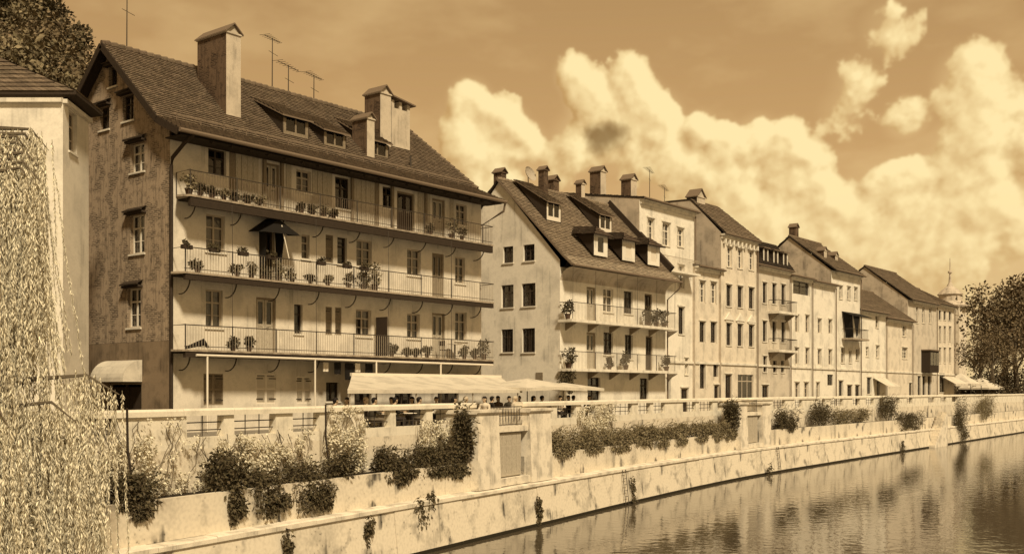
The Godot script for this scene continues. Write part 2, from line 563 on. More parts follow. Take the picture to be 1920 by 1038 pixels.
func quay() -> void:
	var wall := thing("river_wall", "long weathered quay wall sloping into the river below the planting strip", "wall")
	var x := -20.0
	var i := 0
	while x < 200.0:                                     # battered stones of the lower wall, joints of 2 cm between them
		var l := [5.2, 4.4, 6.1, 4.8][i % 4] as float
		var m := MB.new()
		var proud := [0.0, 0.012, -0.01, 0.02][(i * 7) % 4] as float
		sweep(m, x, x + l - 0.02, 2.6, [[0.26 - proud, -4.6], [0.47 - proud, -2.52], [1.2, -2.52], [1.2, -4.6]])
		part(wall, "wall_panel", m, M.quay)
		x += l
		i += 1
	x = -20.0
	i = 0
	while x < 200.0:                                     # ledge slabs
		var l := [1.9, 2.3, 2.1][i % 3] as float
		if x > 90.0: l *= 2.0
		var m := MB.new()
		var dy := rv(-0.012, 0.012)
		sweep(m, x, x + l - 0.015, 2.4, [[0.44, -2.515], [0.40, -2.48], [0.40, -2.36 + dy], [0.44, -2.32 + dy], [1.1, -2.30 + dy], [1.1, -2.515]])
		part(wall, "ledge_slab", m, M.quay_top)
		x += l
		i += 1
	x = -20.0
	i = 0
	while x < 200.0:                                     # face of the planting strip
		var l := [3.6, 4.2, 3.1, 4.6][i % 4] as float
		var a := x
		var b := x + l - 0.02
		for gate in [[33.69, 36.33], [65.96, 68.78]]:        # the gateways cut through the strip
			if a > gate[0] and a < gate[1]: a = gate[1]
			if b > gate[0] and b < gate[1]: b = gate[0]
			if a < gate[0] and b > gate[1]: b = gate[0]
		if b - a > 0.05:
			var m := MB.new()
			sweep(m, a, b, 2.4, [[0.86 + rv(0, 0.02), -2.31], [0.88, -1.2], [1.08, -1.2], [1.08, -2.31]])
			part(wall, "planter_panel", m, M.quay)
		x += l
		i += 1
	var wet := MB.new()                                  # weed and slime along the waterline
	sweep(wet, -20, 200, 1.6, [[0.24, WATER - 0.3], [0.28, WATER + 0.13], [0.45, WATER + 0.13], [0.45, WATER - 0.3]], false)
	part(wall, "waterline_weed", wet, M.algae).set_meta("kind", "stuff")
	var soil := MB.new()
	for e in [[-20.0, 33.69], [36.33, 65.96], [68.78, 200.0]]:
		sweep(soil, e[0], e[1], 3.0, [[1.08, -2.2], [1.08, -1.28], [1.9, -1.24], [1.9, -2.2]])
	part(wall, "planter_soil", soil, M.soil)
	var back := MB.new()
	sweep(back, -20, 200, 2.4, [[1.9, -2.2], [1.9, -0.02], [2.4, -0.02], [2.4, -2.2]])
	part(wall, "retaining_wall", back, M.quay)
	# parapet: plinth, piers between the openings, coping stones, iron rails
	var par := thing("parapet", "pale concrete parapet with rectangular openings running along the quay", "parapet")
	var plinth := MB.new()
	sweep(plinth, -20, 34.0, 2.0, [[1.9, -0.02], [1.9, 0.30], [2.2, 0.30], [2.2, -0.02]])
	sweep(plinth, 37.9, 200, 2.0, [[1.9, -0.02], [1.9, 0.30], [2.2, 0.30], [2.2, -0.02]])
	part(par, "plinth", plinth, M.parapet)
	var from := -20.0
	for o in OPENINGS + [[200.0, 201.0]]:
		if from < 34.0 and o[0] > 37.9:
			_pier(par, from, 34.0)
			_pier(par, 37.9, o[0])
		else:
			_pier(par, from, o[0])
		from = o[1]
		if o[1] < 140.0:
			var rail := MB.new()
			for y in [0.5, 0.72]:
				rail.tube([bank(o[0], 2.05, y), bank(o[1], 2.05, y)], [0.018], 5)
			var n := maxi(1, int((o[1] - o[0]) / 0.55))
			for k in range(1, n):
				var u := lerpf(o[0], o[1], float(k) / n)
				rail.tube([bank(u, 2.05, 0.30), bank(u, 2.05, 0.92)], [0.016], 5)
			part(par, "railing", rail, M.iron)
	x = -20.0
	while x < 200.0:
		var l := 2.0 if x < 90.0 else 4.0
		if not (x + l > 34.0 and x < 37.9):
			var m := MB.new()
			var dy := rv(-0.006, 0.006)
			sweep(m, x, x + l - 0.012, 2.0, [[1.84, 0.92], [1.84, 1.06 + dy], [1.88, 1.12 + dy], [2.24, 1.12 + dy], [2.28, 1.06 + dy], [2.28, 0.92]])
			part(par, "coping_stone", m, M.parapet)
		x += l
	river_gate(31.94, 33.69, 36.33, 38.32, "tall river gate of two plastered piers round a worn plank door", 0.86)
	river_gate(64.62, 65.96, 68.78, 70.26, "smaller distant river gate with paired piers below the corniced house", 0.80)
	# iron poles
	for d in [[15.62, 1.18, "rusty iron pole leaning in the planting strip nearest the willow"], [23.68, 1.18, "rusty iron pole leaning before the shuttered windows, right of the other pole"]]:
		var m := MB.new()
		m.tube([bank(d[0] + 0.15, 1.3, -1.3), bank(d[0] - 0.05, 1.35, 0.1), bank(d[0] - 0.12, 1.3, d[1])], [0.035, 0.03, 0.03], 6)
		single("iron_pole", m, M.dark_wood, d[2], "pole", Transform3D.IDENTITY, "poles in the planting strip")
	# steps down to the water, far along the wall
	var st := thing("water_steps", "flight of stone steps descending the quay wall to the river", "steps")
	for k in 12:
		var m := MB.new()
		var u := 116.0 - k * 0.42
		sweep(m, u - 0.44, u, 1.0, [[-0.3, -4.5], [-0.3, -0.6 - k * 0.3], [0.6, -0.6 - k * 0.3], [0.6, -4.5]])
		part(st, "step", m, M.quay_top)
	# iron ladder on the wall below the second gate
	for d in [[46.0, "thin rusty ladder fixed to the quay wall right of the tall gate"], [71.0, "thin rusty ladder fixed to the quay wall below the distant gate"]]:
		var m := MB.new()
		for e in [-0.2, 0.2]:
			m.tube([bank(d[0] + e, 0.36, -2.4), bank(d[0] + e, 0.16, WATER - 0.1)], [0.02], 5)
		for k in 6:
			var t := k / 6.0 + 0.08
			m.tube([bank(d[0] - 0.2, 0.36 - 0.2 * t, -2.4 - 1.8 * t), bank(d[0] + 0.2, 0.36 - 0.2 * t, -2.4 - 1.8 * t)], [0.015], 5)
		single("wall_ladder", m, M.iron, d[1], "ladder")

func _pier(par: Node, x0: float, x1: float) -> void:
	if x1 - x0 < 0.05: return
	var m := MB.new()
	sweep(m, x0, x1, 2.0, [[1.9, 0.301], [1.92, 0.919], [2.18, 0.919], [2.2, 0.301]])
	part(par, "pier", m, M.parapet)

func river_gate(a: float, b: float, c: float, d: float, label: String, top: float) -> void:
	var g := thing("river_gate", label, "gate")
	for e in [[a, b], [c, d]]:
		var m := MB.new()
		sweep(m, e[0], e[1], 1.0, [[0.50, -2.3], [0.62, top - 0.16], [2.5, top - 0.16], [2.5, -2.3]])
		part(g, "pier", m, M.quay_top)
		m = MB.new()
		sweep(m, e[0] - 0.08, e[1] + 0.08, 1.0, [[0.56, top - 0.159], [0.52, top - 0.1], [0.52, top], [2.55, top], [2.55, top - 0.159]])
		part(g, "pier_cap", m, M.quay_top)
	var m := MB.new()
	sweep(m, b, c, 1.0, [[0.70, -0.08], [0.70, 0.14], [2.3, 0.14], [2.3, -0.08]])
	part(g, "lintel", m, M.quay_top)
	m = MB.new()
	sweep(m, b, c, 1.0, [[0.6, -2.29], [0.6, -1.98], [2.3, -1.98], [2.3, -2.29]])
	part(g, "sill", m, M.quay_top)
	m = MB.new()
	sweep(m, b + 0.02, c - 0.02, 1.0, [[1.5, -1.97], [1.5, -0.09], [1.6, -0.09], [1.6, -1.97]])
	part(g, "recess", m, M.base_coat)
	var n := 5
	var door := part(g, "door_leaf", _gate_leaf(b + 0.06, c - 0.4), M.pale_wood)
	for k in n:
		m = MB.new()
		var u0 := lerpf(b + 0.08, c - 0.42, float(k) / n)
		var u1 := lerpf(b + 0.08, c - 0.42, (k + 1.0) / n) - 0.015
		sweep(m, u0, u1, 1.0, [[0.80, -1.92], [0.80, -0.16], [0.84, -0.16], [0.84, -1.92]])
		part(door, "plank", m, M.pale_wood)
	# wrought railing above the lintel
	m = MB.new()
	m.tube([bank(b, 1.0, 0.95), bank(c, 1.0, 0.95)], [0.02], 5)
	m.tube([bank(b, 1.0, 0.58), bank(c, 1.0, 0.58)], [0.015], 5)
	m.tube([bank(b, 1.0, 0.2), bank(c, 1.0, 0.2)], [0.02], 5)
	var k := 0
	var u := b + 0.1
	while u < c:
		m.tube([bank(u, 1.0, 0.2), bank(u + (0.06 if k % 2 else -0.06), 1.0, 0.58), bank(u, 1.0, 0.95)], [0.012], 4)
		u += 0.12
		k += 1
	part(g, "railing", m, M.iron)

func _gate_leaf(u0: float, u1: float) -> MB:
	var m := MB.new()
	sweep(m, u0, u1, 1.0, [[0.845, -1.96], [0.845, -0.1], [0.90, -0.1], [0.90, -1.96]])
	return m

# ---------------------------------------------------------------- walls, windows, roofs
# wall in its own plane: rows of [height, left, right] from the bottom up, openings [left, bottom, width, height]
func wall_mesh(rows: Array, holes: Array, deep := 0.24) -> MB:
	var m := MB.new()
	var ys := []
	for r in rows: ys.append(r[0])
	for h in holes:
		ys.append(h[1]); ys.append(h[1] + h[3])
	ys.sort()
	for i in ys.size() - 1:
		var y0: float = ys[i]
		var y1: float = ys[i + 1]
		if y1 - y0 < 0.0005: continue
		var lo := _edge(rows, y0)
		var hi := _edge(rows, y1)
		var cuts := []
		for h in holes:
			if h[1] < y1 - 0.0004 and h[1] + h[3] > y0 + 0.0004: cuts.append(h)
		cuts.sort_custom(func(a, b): return a[0] < b[0])
		var l0: float = lo[0]
		var l1: float = hi[0]
		for h in cuts:
			if h[0] > l0 or h[0] > l1:
				m.q(Vector3(l0, y0, 0), Vector3(h[0], y0, 0), Vector3(h[0], y1, 0), Vector3(l1, y1, 0))
			l0 = h[0] + h[2]
			l1 = l0
		m.q(Vector3(l0, y0, 0), Vector3(lo[1], y0, 0), Vector3(hi[1], y1, 0), Vector3(l1, y1, 0))
	for h in holes:
		var a := Vector3(h[0], h[1], 0)
		var b := a + Vector3(h[2], 0, 0)
		var c := b + Vector3(0, h[3], 0)
		var d := a + Vector3(0, h[3], 0)
		var e := Vector3(0, 0, -deep)
		m.q(a, a + e, b + e, b)
		m.q(b, b + e, c + e, c)
		m.q(c, c + e, d + e, d)
		m.q(d, d + e, a + e, a)
	return m

func _edge(rows: Array, y: float) -> Array:
	for i in rows.size() - 1:
		if y <= rows[i + 1][0] + 0.0001:
			var t: float = clampf((y - rows[i][0]) / maxf(rows[i + 1][0] - rows[i][0], 0.0001), 0, 1)
			return [lerpf(rows[i][1], rows[i + 1][1], t), lerpf(rows[i][2], rows[i + 1][2], t)]
	return [rows[-1][1], rows[-1][2]]

func window_frame(w: float, h: float, split: float, leaves: int) -> ArrayMesh:   # bottom left at the origin, front face at z = 0
	var key := "frame%.2f %.2f %.2f %d" % [w, h, split, leaves]
	if not cache.has(key):
		var m := MB.new()
		var f := minf(0.065, w * 0.12)
		var z := -0.07
		m.box(Vector3(0, 0, z), Vector3(f, h, 0)); m.box(Vector3(w - f, 0, z), Vector3(w, h, 0))
		m.box(Vector3(f, 0, z), Vector3(w - f, f, 0.0)); m.box(Vector3(f, h - f, z), Vector3(w - f, h, 0.0))
		if leaves > 1: m.box(Vector3(w / 2 - f * 0.6, f, z), Vector3(w / 2 + f * 0.6, h - f, -0.004))
		if split > 0:
			for s in leaves:
				var x0: float = f if s == 0 else w / 2 + f * 0.6
				var x1: float = w - f if leaves == 1 or s == 1 else w / 2 - f * 0.6
				m.box(Vector3(x0, h * split - f * 0.5, z), Vector3(x1, h * split + f * 0.5, -0.008))
				m.box(Vector3(x0, h * split * 0.5 - 0.014, z + 0.02), Vector3(x1, h * split * 0.5 + 0.014, -0.02))
		cache[key] = m.mesh()
	return cache[key]

func pane_mesh(w: float, h: float) -> ArrayMesh:
	var key := "pane%.2f %.2f" % [w, h]
	if not cache.has(key):
		var m := MB.new()
		m.box(Vector3(0, 0, -0.008), Vector3(w, h, 0))
		cache[key] = m.mesh()
	return cache[key]

func curtain_mesh(w: float, h: float) -> ArrayMesh:
	var key := "curtain%.2f %.2f" % [w, h]
	if not cache.has(key):
		var m := MB.new()
		var n := 10
		for i in n:
			var x0 := w * i / n
			var x1 := w * (i + 1) / n
			var z0 := 0.025 * sin(i * 2.1)
			var z1 := 0.025 * sin((i + 1) * 2.1)
			m.q(Vector3(x0, 0, z0), Vector3(x1, 0, z1), Vector3(x1, h, z1), Vector3(x0, h, z0))
		cache[key] = m.mesh()
	return cache[key]

# a window in an opening of a wall that lies in the plane fr; look: dark, mid, pale
func window(house: Node, fr: Transform3D, o: Array, look: String, near := true, frame := "") -> MeshInstance3D:
	var w: float = o[2]
	var h: float = o[3]
	var leaves := 2 if w > 0.6 else 1
	var split := 0.66 if h > 0.9 else 0.0
	var fm: String = frame if frame else {"dark": "frame", "mid": "frame", "pale": "pale_frame"}[look]
	var win := part(house, "window", window_frame(w, h, split, leaves), M[fm], fr * shift(o[0], o[1], -0.14))
	var f := minf(0.065, w * 0.12)
	for s in leaves:
		var pw := w - 2 * f if leaves == 1 else w / 2 - f * 1.6
		part(win, "pane", pane_mesh(pw, h - 2 * f), M.glass, shift(f if s == 0 else w / 2 + f * 0.6, f, -0.035))
	if look == "pale":
		part(win, "curtain", curtain_mesh(w - 2 * f, h - 2 * f), M.curtain, shift(f, f, -0.13))
	elif look == "mid":
		for s in 2:
			part(win, "curtain", curtain_mesh((w - 2 * f) * 0.36, h - 2 * f), M.curtain, shift(f if s == 0 else f + (w - 2 * f) * 0.64, f, -0.13))
	if near:
		var key := "sill%.2f" % w
		if not cache.has(key):
			var m := MB.new()
			m.box(Vector3(-0.06, -0.07, -0.1), Vector3(w + 0.06, 0.0, 0.20))
			cache[key] = m.mesh()
		part(win, "sill", cache[key], M.trim, shift(0, -0.004, 0))
	return win

func door(house: Node, fr: Transform3D, o: Array, material: String, glazed := true) -> MeshInstance3D:
	var w: float = o[2]
	var h: float = o[3]
	var m := MB.new()
	var f := 0.09
	m.box(Vector3(0, 0, -0.1), Vector3(f, h, 0.02)); m.box(Vector3(w - f, 0, -0.1), Vector3(w, h, 0.02)); m.box(Vector3(f, h - f, -0.1), Vector3(w - f, h, 0.018))
	var d := part(house, "door", m, M["wood"], fr * shift(o[0], o[1], -0.08))
	m = MB.new()
	var low := h * (0.52 if glazed else 1.0) - (0.0 if glazed else f)
	m.box(Vector3(f, 0, -0.09), Vector3(w - f, low, -0.04))
	var s := 0.09
	for e in [[f, w / 2 - 0.012], [w / 2 + 0.012, w - f]]:
		m.box(Vector3(e[0], 0, -0.039), Vector3(e[0] + s, h - f, -0.02))
		m.box(Vector3(e[1] - s, 0, -0.039), Vector3(e[1], h - f, -0.02))
		m.box(Vector3(e[0] + s, 0, -0.039), Vector3(e[1] - s, 0.2, -0.02))
		m.box(Vector3(e[0] + s, low - 0.1, -0.039), Vector3(e[1] - s, low, -0.02))
		m.box(Vector3(e[0] + s, h - f - s, -0.039), Vector3(e[1] - s, h - f, -0.02))
	part(d, "door_leaf", m, M[material])
	if glazed:
		part(d, "pane", pane_mesh(w - 2 * f, h - f - low), M.glass, shift(f, low, -0.045))
	m = MB.new()
	m.tube([Vector3(w / 2 + 0.07, h * 0.45, -0.02), Vector3(w / 2 + 0.07, h * 0.45, 0.03), Vector3(w / 2 + 0.17, h * 0.45, 0.03)], [0.012], 5)
	part(d, "handle", m, M.iron)
	return d

func shutters(house: Node, fr: Transform3D, o: Array, material: String, leaves := 2) -> void:
	var w: float = o[2] / leaves
	var h: float = o[3]
	for s in leaves:
		var m := MB.new()
		m.box(Vector3(0.005, 0, 0), Vector3(0.055, h, 0.04)); m.box(Vector3(w - 0.055, 0, 0), Vector3(w - 0.005, h, 0.04))
		for y in [0.0, h * 0.5 - 0.03, h - 0.06]:
			m.box(Vector3(0.055, y, 0.001), Vector3(w - 0.055, y + 0.06, 0.039))
		var sh := part(house, "shutter", m, M[material], fr * shift(o[0] + s * w, o[1], -0.06))
		m = MB.new()
		var y := 0.08
		while y < h - 0.1:
			m.obox(Transform3D(Basis(Vector3.RIGHT, 0.6) * Basis.from_scale(Vector3((w - 0.11) / 2, 0.028, 0.006)), Vector3(w / 2, y, 0.02)))
			y += 0.055
		var sl := part(sh, "slats", m, M[material])
		sl.set_meta("kind", "stuff")
		for y2 in [h * 0.16, h * 0.84]:
			m = MB.new()
			m.box(Vector3(-0.05 if s == 0 else w * 0.3, y2 - 0.02, 0.041), Vector3(w * 0.7 if s == 0 else w + 0.05, y2 + 0.02, 0.055))
			part(sh, "hinge", m, M.iron)

func tiles(m: MB, e0: Vector3, e1: Vector3, r0: Vector3, r1: Vector3, size := 0.19, course := 0.16, tone := [0.235, 0.178, 0.124]) -> void:
	# rows of plain tiles on a slope between the eave e0-e1 and the ridge r0-r1, each tile a little askew
	m.tinted = true
	var n := maxi(1, int(((r0 + r1) / 2 - (e0 + e1) / 2).length() / course))
	var up := (e1 - e0).cross(r0 - e0)
	if up.length() < 0.001: up = (e1 - e0).cross(r1 - e0)
	up = up.normalized()
	if up.y < 0: up = -up
	for i in n:
		var a := e0.lerp(r0, float(i) / n)
		var b := e1.lerp(r1, float(i) / n)
		var c := e0.lerp(r0, (i + 1.12) / n)
		var d := e1.lerp(r1, (i + 1.12) / n)
		var k := maxi(1, int((b - a).length() / size))
		var rowdark := rv(0.9, 1.08)
		for j in k:
			var s0 := (j + (0.25 if i % 2 else -0.25)) / k
			var s1 := s0 + 0.94 / k
			s0 = clampf(s0, 0, 1)
			s1 = clampf(s1, 0, 1)
			if s1 - s0 < 0.1 / k: continue
			var t := rowdark * rv(0.72, 1.2)
			m.tint = Color(tone[0] * t, tone[1] * t, tone[2] * t)
			var lift := up * (0.04 + rv(0, 0.014))
			var p := a.lerp(b, s0) + lift
			var q := a.lerp(b, s1) + lift
			m.q(p, q, d.lerp(c, 1 - s1) + up * 0.006, d.lerp(c, 1 - s0) + up * 0.006)
			m.q(p - lift * 0.9, q - lift * 0.9, q, p)

func ridge_caps(m: MB, a: Vector3, b: Vector3, tone := [0.235, 0.178, 0.124]) -> void:
	m.tinted = true
	var n := int((a - b).length() / 0.33)
	for i in n:
		var t := rv(0.75, 1.2)
		m.tint = Color(tone[0] * t, tone[1] * t, tone[2] * t)
		m.tube([a.lerp(b, float(i) / n) + Vector3(0, 0.0, 0), a.lerp(b, (i + 1.08) / n) + Vector3(0, 0.035, 0)], [0.10, 0.125], 7)

# chimney with a little gabled cover on stubs; long side runs along z
func chimney(house: Node, at: Vector3, w: float, d: float, h: float, coat := "chimney_coat", side := "brick", cover := true, called := "chimney") -> MeshInstance3D:
	var m := MB.new()
	m.box(Vector3(0.012, 0, -d), Vector3(w, h, 0))
	var c := part(house, called, m, M[coat], shift(at.x, at.y, at.z))
	m = MB.new()
	m.box(Vector3(0, 0, -d + 0.004), Vector3(0.011, h, -0.004))
	part(c, "brick_side", m, M[side])
	if cover:
		m = MB.new()
		m.box(Vector3(-0.05, h + 0.002, -d - 0.05), Vector3(w + 0.05, h + 0.07, 0.05))
		part(c, "collar", m, M[coat])
		m = MB.new()
		m.prism([Vector3(0, h + 0.075, -0.12), Vector3(w, h + 0.075, -0.12), Vector3(w / 2, h + 0.07 + w * 0.45, -0.12)], Vector3(0, 0, 0.1))
		part(c, "cover_gable", m, M[coat])
		m = MB.new()
		m.prism([Vector3(0, h + 0.075, -d), Vector3(w, h + 0.075, -d), Vector3(w / 2, h + 0.07 + w * 0.45, -d)], Vector3(0, 0, 0.1))
		part(c, "cover_gable", m, M[coat])
		m = MB.new()
		var top := Vector3(w / 2, h + 0.09 + w * 0.45, 0)
		for s in [-0.08, w + 0.08]:
			var foot := Vector3(s, h + 0.02, 0)
			m.prism([foot + Vector3(0, 0, 0.1), top + Vector3(0, 0, 0.1), top + Vector3(0, 0.06, 0.1), foot + Vector3(0, 0.06, 0.1)] if s > 0 else [top + Vector3(0, 0, 0.1), foot + Vector3(0, 0, 0.1), foot + Vector3(0, 0.06, 0.1), top + Vector3(0, 0.06, 0.1)], Vector3(0, 0, -d - 0.2))
		part(c, "cover_slab", m, M.gutter)
	return c

# shed dormer on a slope: front bottom centre, width, front height, depth to the point where its flat roof meets the slope
func shed_dormer(house: Node, at: Vector3, w: float, h: float, deep: float, rise: float, front := "wood") -> MeshInstance3D:
	var m := MB.new()
	var x := w / 2
	m.prism([Vector3(-x - 0.12, h, 0.18), Vector3(x + 0.12, h, 0.18), Vector3(x + 0.12, h + rise + 0.1, -deep - 0.1), Vector3(-x - 0.12, h + rise + 0.1, -deep - 0.1)], Vector3(0, 0.06, 0))
	var dm := part(house, "dormer", m, M.gutter, shift(at.x, at.y, at.z))
	for s in [-x, x - 0.05]:
		m = MB.new()
		m.prism([Vector3(s, -0.3, 0), Vector3(s, h, 0), Vector3(s, h + rise, -deep)], Vector3(0.05, 0, 0))
		part(dm, "shade_cheek", m, M.dark_wood)  # near-black colour puts the shade of the dormer side into the board
	m = MB.new()
	tiles(m, Vector3(-x - 0.12, h + 0.065, 0.16), Vector3(x + 0.12, h + 0.065, 0.16), Vector3(-x - 0.12, h + rise + 0.17, -deep - 0.1), Vector3(x + 0.12, h + rise + 0.17, -deep - 0.1))
	part(dm, "roof_tiles", m, M.tile).set_meta("kind", "stuff")
	m = MB.new()
	var f := 0.07
	m.box(Vector3(-x + 0.052, -0.2, -0.06), Vector3(-x + 0.2, h - 0.01, -0.002)); m.box(Vector3(x - 0.2, -0.2, -0.06), Vector3(x - 0.052, h - 0.01, -0.002))
	m.box(Vector3(-f / 2, 0.04, -0.06), Vector3(f / 2, h - 0.01, -0.004)); m.box(Vector3(-x + 0.2, -0.2, -0.06), Vector3(x - 0.2, 0.04, -0.004))
	part(dm, "dormer_window", m, M[front])
	m = MB.new()
	m.box(Vector3(-x + 0.2, 0.04, -0.05), Vector3(x - 0.2, h - 0.01, -0.04))
	part(dm, "pane", m, M.glass)
	return dm

func railing_mesh(x0: float, x1: float, z: float, h: float, gap := 0.13) -> MB:
	var m := MB.new()
	var x := x0 + gap
	while x < x1 - 0.02:
		m.bar(Vector3(x, 0, z), Vector3(x, h, z), 0.014, 0.014)
		x += gap
	return m

# ---------------------------------------------------------------- the galleried house
func galleried_house() -> void:
	var at := Vector3(23.88, 0, -35.8)
	var W := 18.55
	var deep := 8.2
	var H := thing("galleried_house", "large old house with three long balconies and a steep tiled roof", "house", at)
	var fr := Transform3D.IDENTITY
	var gable := Transform3D(Basis(Vector3.UP, -PI / 2), Vector3.ZERO)       # local x -> +z, faces -x; u = z
	# front, openings [left, bottom, width, height, what]
	var o := [[1.74, 10.25, 0.86, 1.03, "dark"], [4.48, 9.12, 0.84, 2.05, "door_pale"], [6.22, 10.2, 0.83, 0.95, "mid"], [8.44, 9.8, 0.90, 1.4, "dark"], [11.40, 10.2, 0.74, 1.0, "dark"], [12.35, 9.12, 1.2, 2.0, "door_dark"], [14.80, 9.12, 0.95, 2.0, "door_pale"], [16.58, 10.05, 0.82, 1.05, "mid"],
		[1.64, 7.17, 0.89, 1.47, "pale"], [4.23, 6.17, 0.83, 2.2, "door_dark"], [6.51, 7.34, 0.45, 1.04, "mid"], [7.88, 7.30, 0.44, 1.23, "shutter_wood"], [8.57, 7.30, 0.58, 1.20, "dark"], [9.73, 7.31, 0.97, 1.22, "mid"], [13.03, 7.19, 0.96, 1.26, "pale"], [14.80, 6.17, 0.86, 2.25, "door_wood"], [16.50, 7.07, 0.78, 1.33, "pale"],
		[1.62, 4.14, 0.81, 1.51, "mid"], [4.09, 3.22, 1.03, 2.29, "door_pale"], [6.10, 4.08, 0.47, 1.26, "dark"], [7.88, 4.09, 0.37, 1.25, "shutter_wood"], [8.44, 4.11, 0.38, 1.24, "shutter_wood"], [9.70, 4.12, 0.97, 1.22, "mid"], [13.03, 4.15, 0.89, 1.18, "mid"], [14.80, 3.22, 0.94, 2.24, "door_pale"], [16.50, 4.17, 0.90, 1.44, "mid"],
		[1.52, 1.05, 0.93, 1.25, "shutter_wood"], [4.09, 1.08, 1.03, 1.25, "shutter_pale"], [6.22, 1.08, 0.83, 1.15, "shutter_pale"], [7.91, 1.15, 0.79, 0.84, "dark"], [9.6, 0.02, 1.1, 2.1, "door_dark"], [12.2, 0.9, 1.2, 1.2, "dark"], [15.2, 0.02, 1.6, 2.2, "door_dark"]]
	part(H, "wall", wall_mesh([[0.0, 0.0, W], [11.75, 0.0, W]], o), M.facade)
	for h in o:
		var kind: String = h[4]
		if kind.begins_with("door"):
			door(H, fr, h, {"door_pale": "pale_wood", "door_dark": "dark_wood", "door_wood": "wood"}[kind])
		elif kind.begins_with("shutter"):
			shutters(H, fr, h, "wood" if kind == "shutter_wood" else "pale_frame", 1 if h[2] < 0.6 else 2)
		else:
			window(H, fr, h, kind, true, "dark_frame" if kind == "dark" else "frame")
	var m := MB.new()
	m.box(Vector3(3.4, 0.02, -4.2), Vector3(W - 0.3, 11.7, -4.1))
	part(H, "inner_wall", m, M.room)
	# gable side towards the alley
	var g := [[-2.71, 10.31, 0.98, 1.15], [-2.75, 7.07, 1.02, 1.55], [-2.94, 4.14, 0.95, 1.57], [-3.29, 12.45, 0.81, 1.03], [-4.99, 12.35, 0.72, 0.94], [-4.3, 14.02, 0.6, 0.8]]
	var lowdoor := [[-4.23, 0.02, 2.35, 1.95]]
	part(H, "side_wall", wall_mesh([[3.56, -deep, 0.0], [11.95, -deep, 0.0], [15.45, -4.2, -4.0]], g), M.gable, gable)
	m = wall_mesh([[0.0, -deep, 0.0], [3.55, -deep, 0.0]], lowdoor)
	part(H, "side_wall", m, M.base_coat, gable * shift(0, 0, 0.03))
	for i in 6:
		window(H, gable, g[i], "mid" if i < 3 else "dark", true, "pale_frame" if i < 3 else "dark_frame")
		m = MB.new()
		m.prism([Vector3(-0.14, 0.02, 0), Vector3(g[i][2] + 0.14, 0.02, 0), Vector3(g[i][2] + 0.1, 0.10, 0), Vector3(-0.1, 0.10, 0)], Vector3(0, 0, 0.22))
		m.bar(Vector3(-0.16, 0.13, 0.25), Vector3(g[i][2] + 0.16, 0.13, 0.25), 0.06, 0.05)
		m.q(Vector3(-0.16, 0.14, 0.28), Vector3(g[i][2] + 0.16, 0.14, 0.28), Vector3(g[i][2] + 0.16, 0.3, 0.0), Vector3(-0.16, 0.3, 0.0))
		part(H, "window_hood", m, M.dark_wood, gable * shift(g[i][0], g[i][1] + g[i][3], 0.0))
	m = MB.new()
	m.box(Vector3(3.2, 0.02, -deep + 0.2), Vector3(3.3, 11.7, -4.0))
	m.prism([Vector3(3.3, 11.7, -0.9), Vector3(3.3, 11.7, -deep + 0.9), Vector3(3.3, 15.1, -4.1)], Vector3(-0.1, 0, 0))
	part(H, "inner_wall", m, M.room)
	door(H, gable * shift(0, 0, 0.03), [-4.2, 0.03, 2.29, 1.93], "dark_wood", false)
	# quarter-round awning over the alley door
	m = MB.new()
	for s in 8:
		var a0 := s / 8.0 * PI / 2
		var a1 := (s + 1) / 8.0 * PI / 2
		var p0 := Vector3(0, 0.86 * cos(a0), 0.85 * sin(a0))
		var p1 := Vector3(0, 0.86 * cos(a1), 0.85 * sin(a1))
		m.q(p1 , p1 + Vector3(2.4, 0, 0), p0 + Vector3(2.4, 0, 0), p0)
		m.t3(Vector3.ZERO, p1, p0)
		m.t3(Vector3(2.4, 0, 0), p0 + Vector3(2.4, 0, 0), p1 + Vector3(2.4, 0, 0))
	part(H, "door_awning", m, M.awning, gable * shift(-4.23, 1.98, 0.04))
	# remaining walls
	m = MB.new()
	m.q(Vector3(W, 0, 0), Vector3(W, 0, -deep), Vector3(W, 11.75, -deep), Vector3(W, 11.75, 0))
	m.q(Vector3(W, 0, -deep), Vector3(0, 0, -deep), Vector3(0, 11.75, -deep), Vector3(W, 11.75, -deep))
	part(H, "wall", m, M.side)
	# roof: ridge over the middle, flared eaves, hipped far end
	var xl := -0.45
	var eave := [1.2, 11.45]
	var knee := [-0.2, 12.12]
	var ridge := [-4.1, 15.72]
	var xr := W + 0.45          # eave end
	var xk := W - 0.1           # knee end
	var xt := 16.9              # ridge end
	m = MB.new()
	var e0 := Vector3(xl, eave[1], eave[0]); var e1 := Vector3(xr, eave[1], eave[0])
	var k0 := Vector3(xl, knee[1], knee[0]); var k1 := Vector3(xk, knee[1], knee[0])
	var r0 := Vector3(xl, ridge[1], ridge[0]); var r1 := Vector3(xt, ridge[1], ridge[0])
	var be0 := Vector3(xl, eave[1], -deep - 1.2); var be1 := Vector3(xr, eave[1], -deep - 1.2)
	var bk0 := Vector3(xl, knee[1], -deep + 0.2); var bk1 := Vector3(xk, knee[1], -deep + 0.2)
	var dn := Vector3(0, -0.16, 0)
	for f in [[e0, e1, k1, k0], [k0, k1, r1, r0], [be1, be0, bk0, bk1], [bk1, bk0, r0, r1], [e1, be1, bk1, k1]]:
		m.q(f[0], f[1], f[2], f[3])
		m.q(f[3] + dn, f[2] + dn, f[1] + dn, f[0] + dn)
	m.t3(k1, bk1, r1); m.t3(r1 + dn, bk1 + dn, k1 + dn)
	for f in [[e0, k0], [k0, r0], [r0, bk0], [bk0, be0], [e1, e0], [be1, e1], [be0, be1]]:
		m.q(f[0], f[1], f[1] + dn, f[0] + dn)
	var roof := part(H, "roof", m, M.soffit)
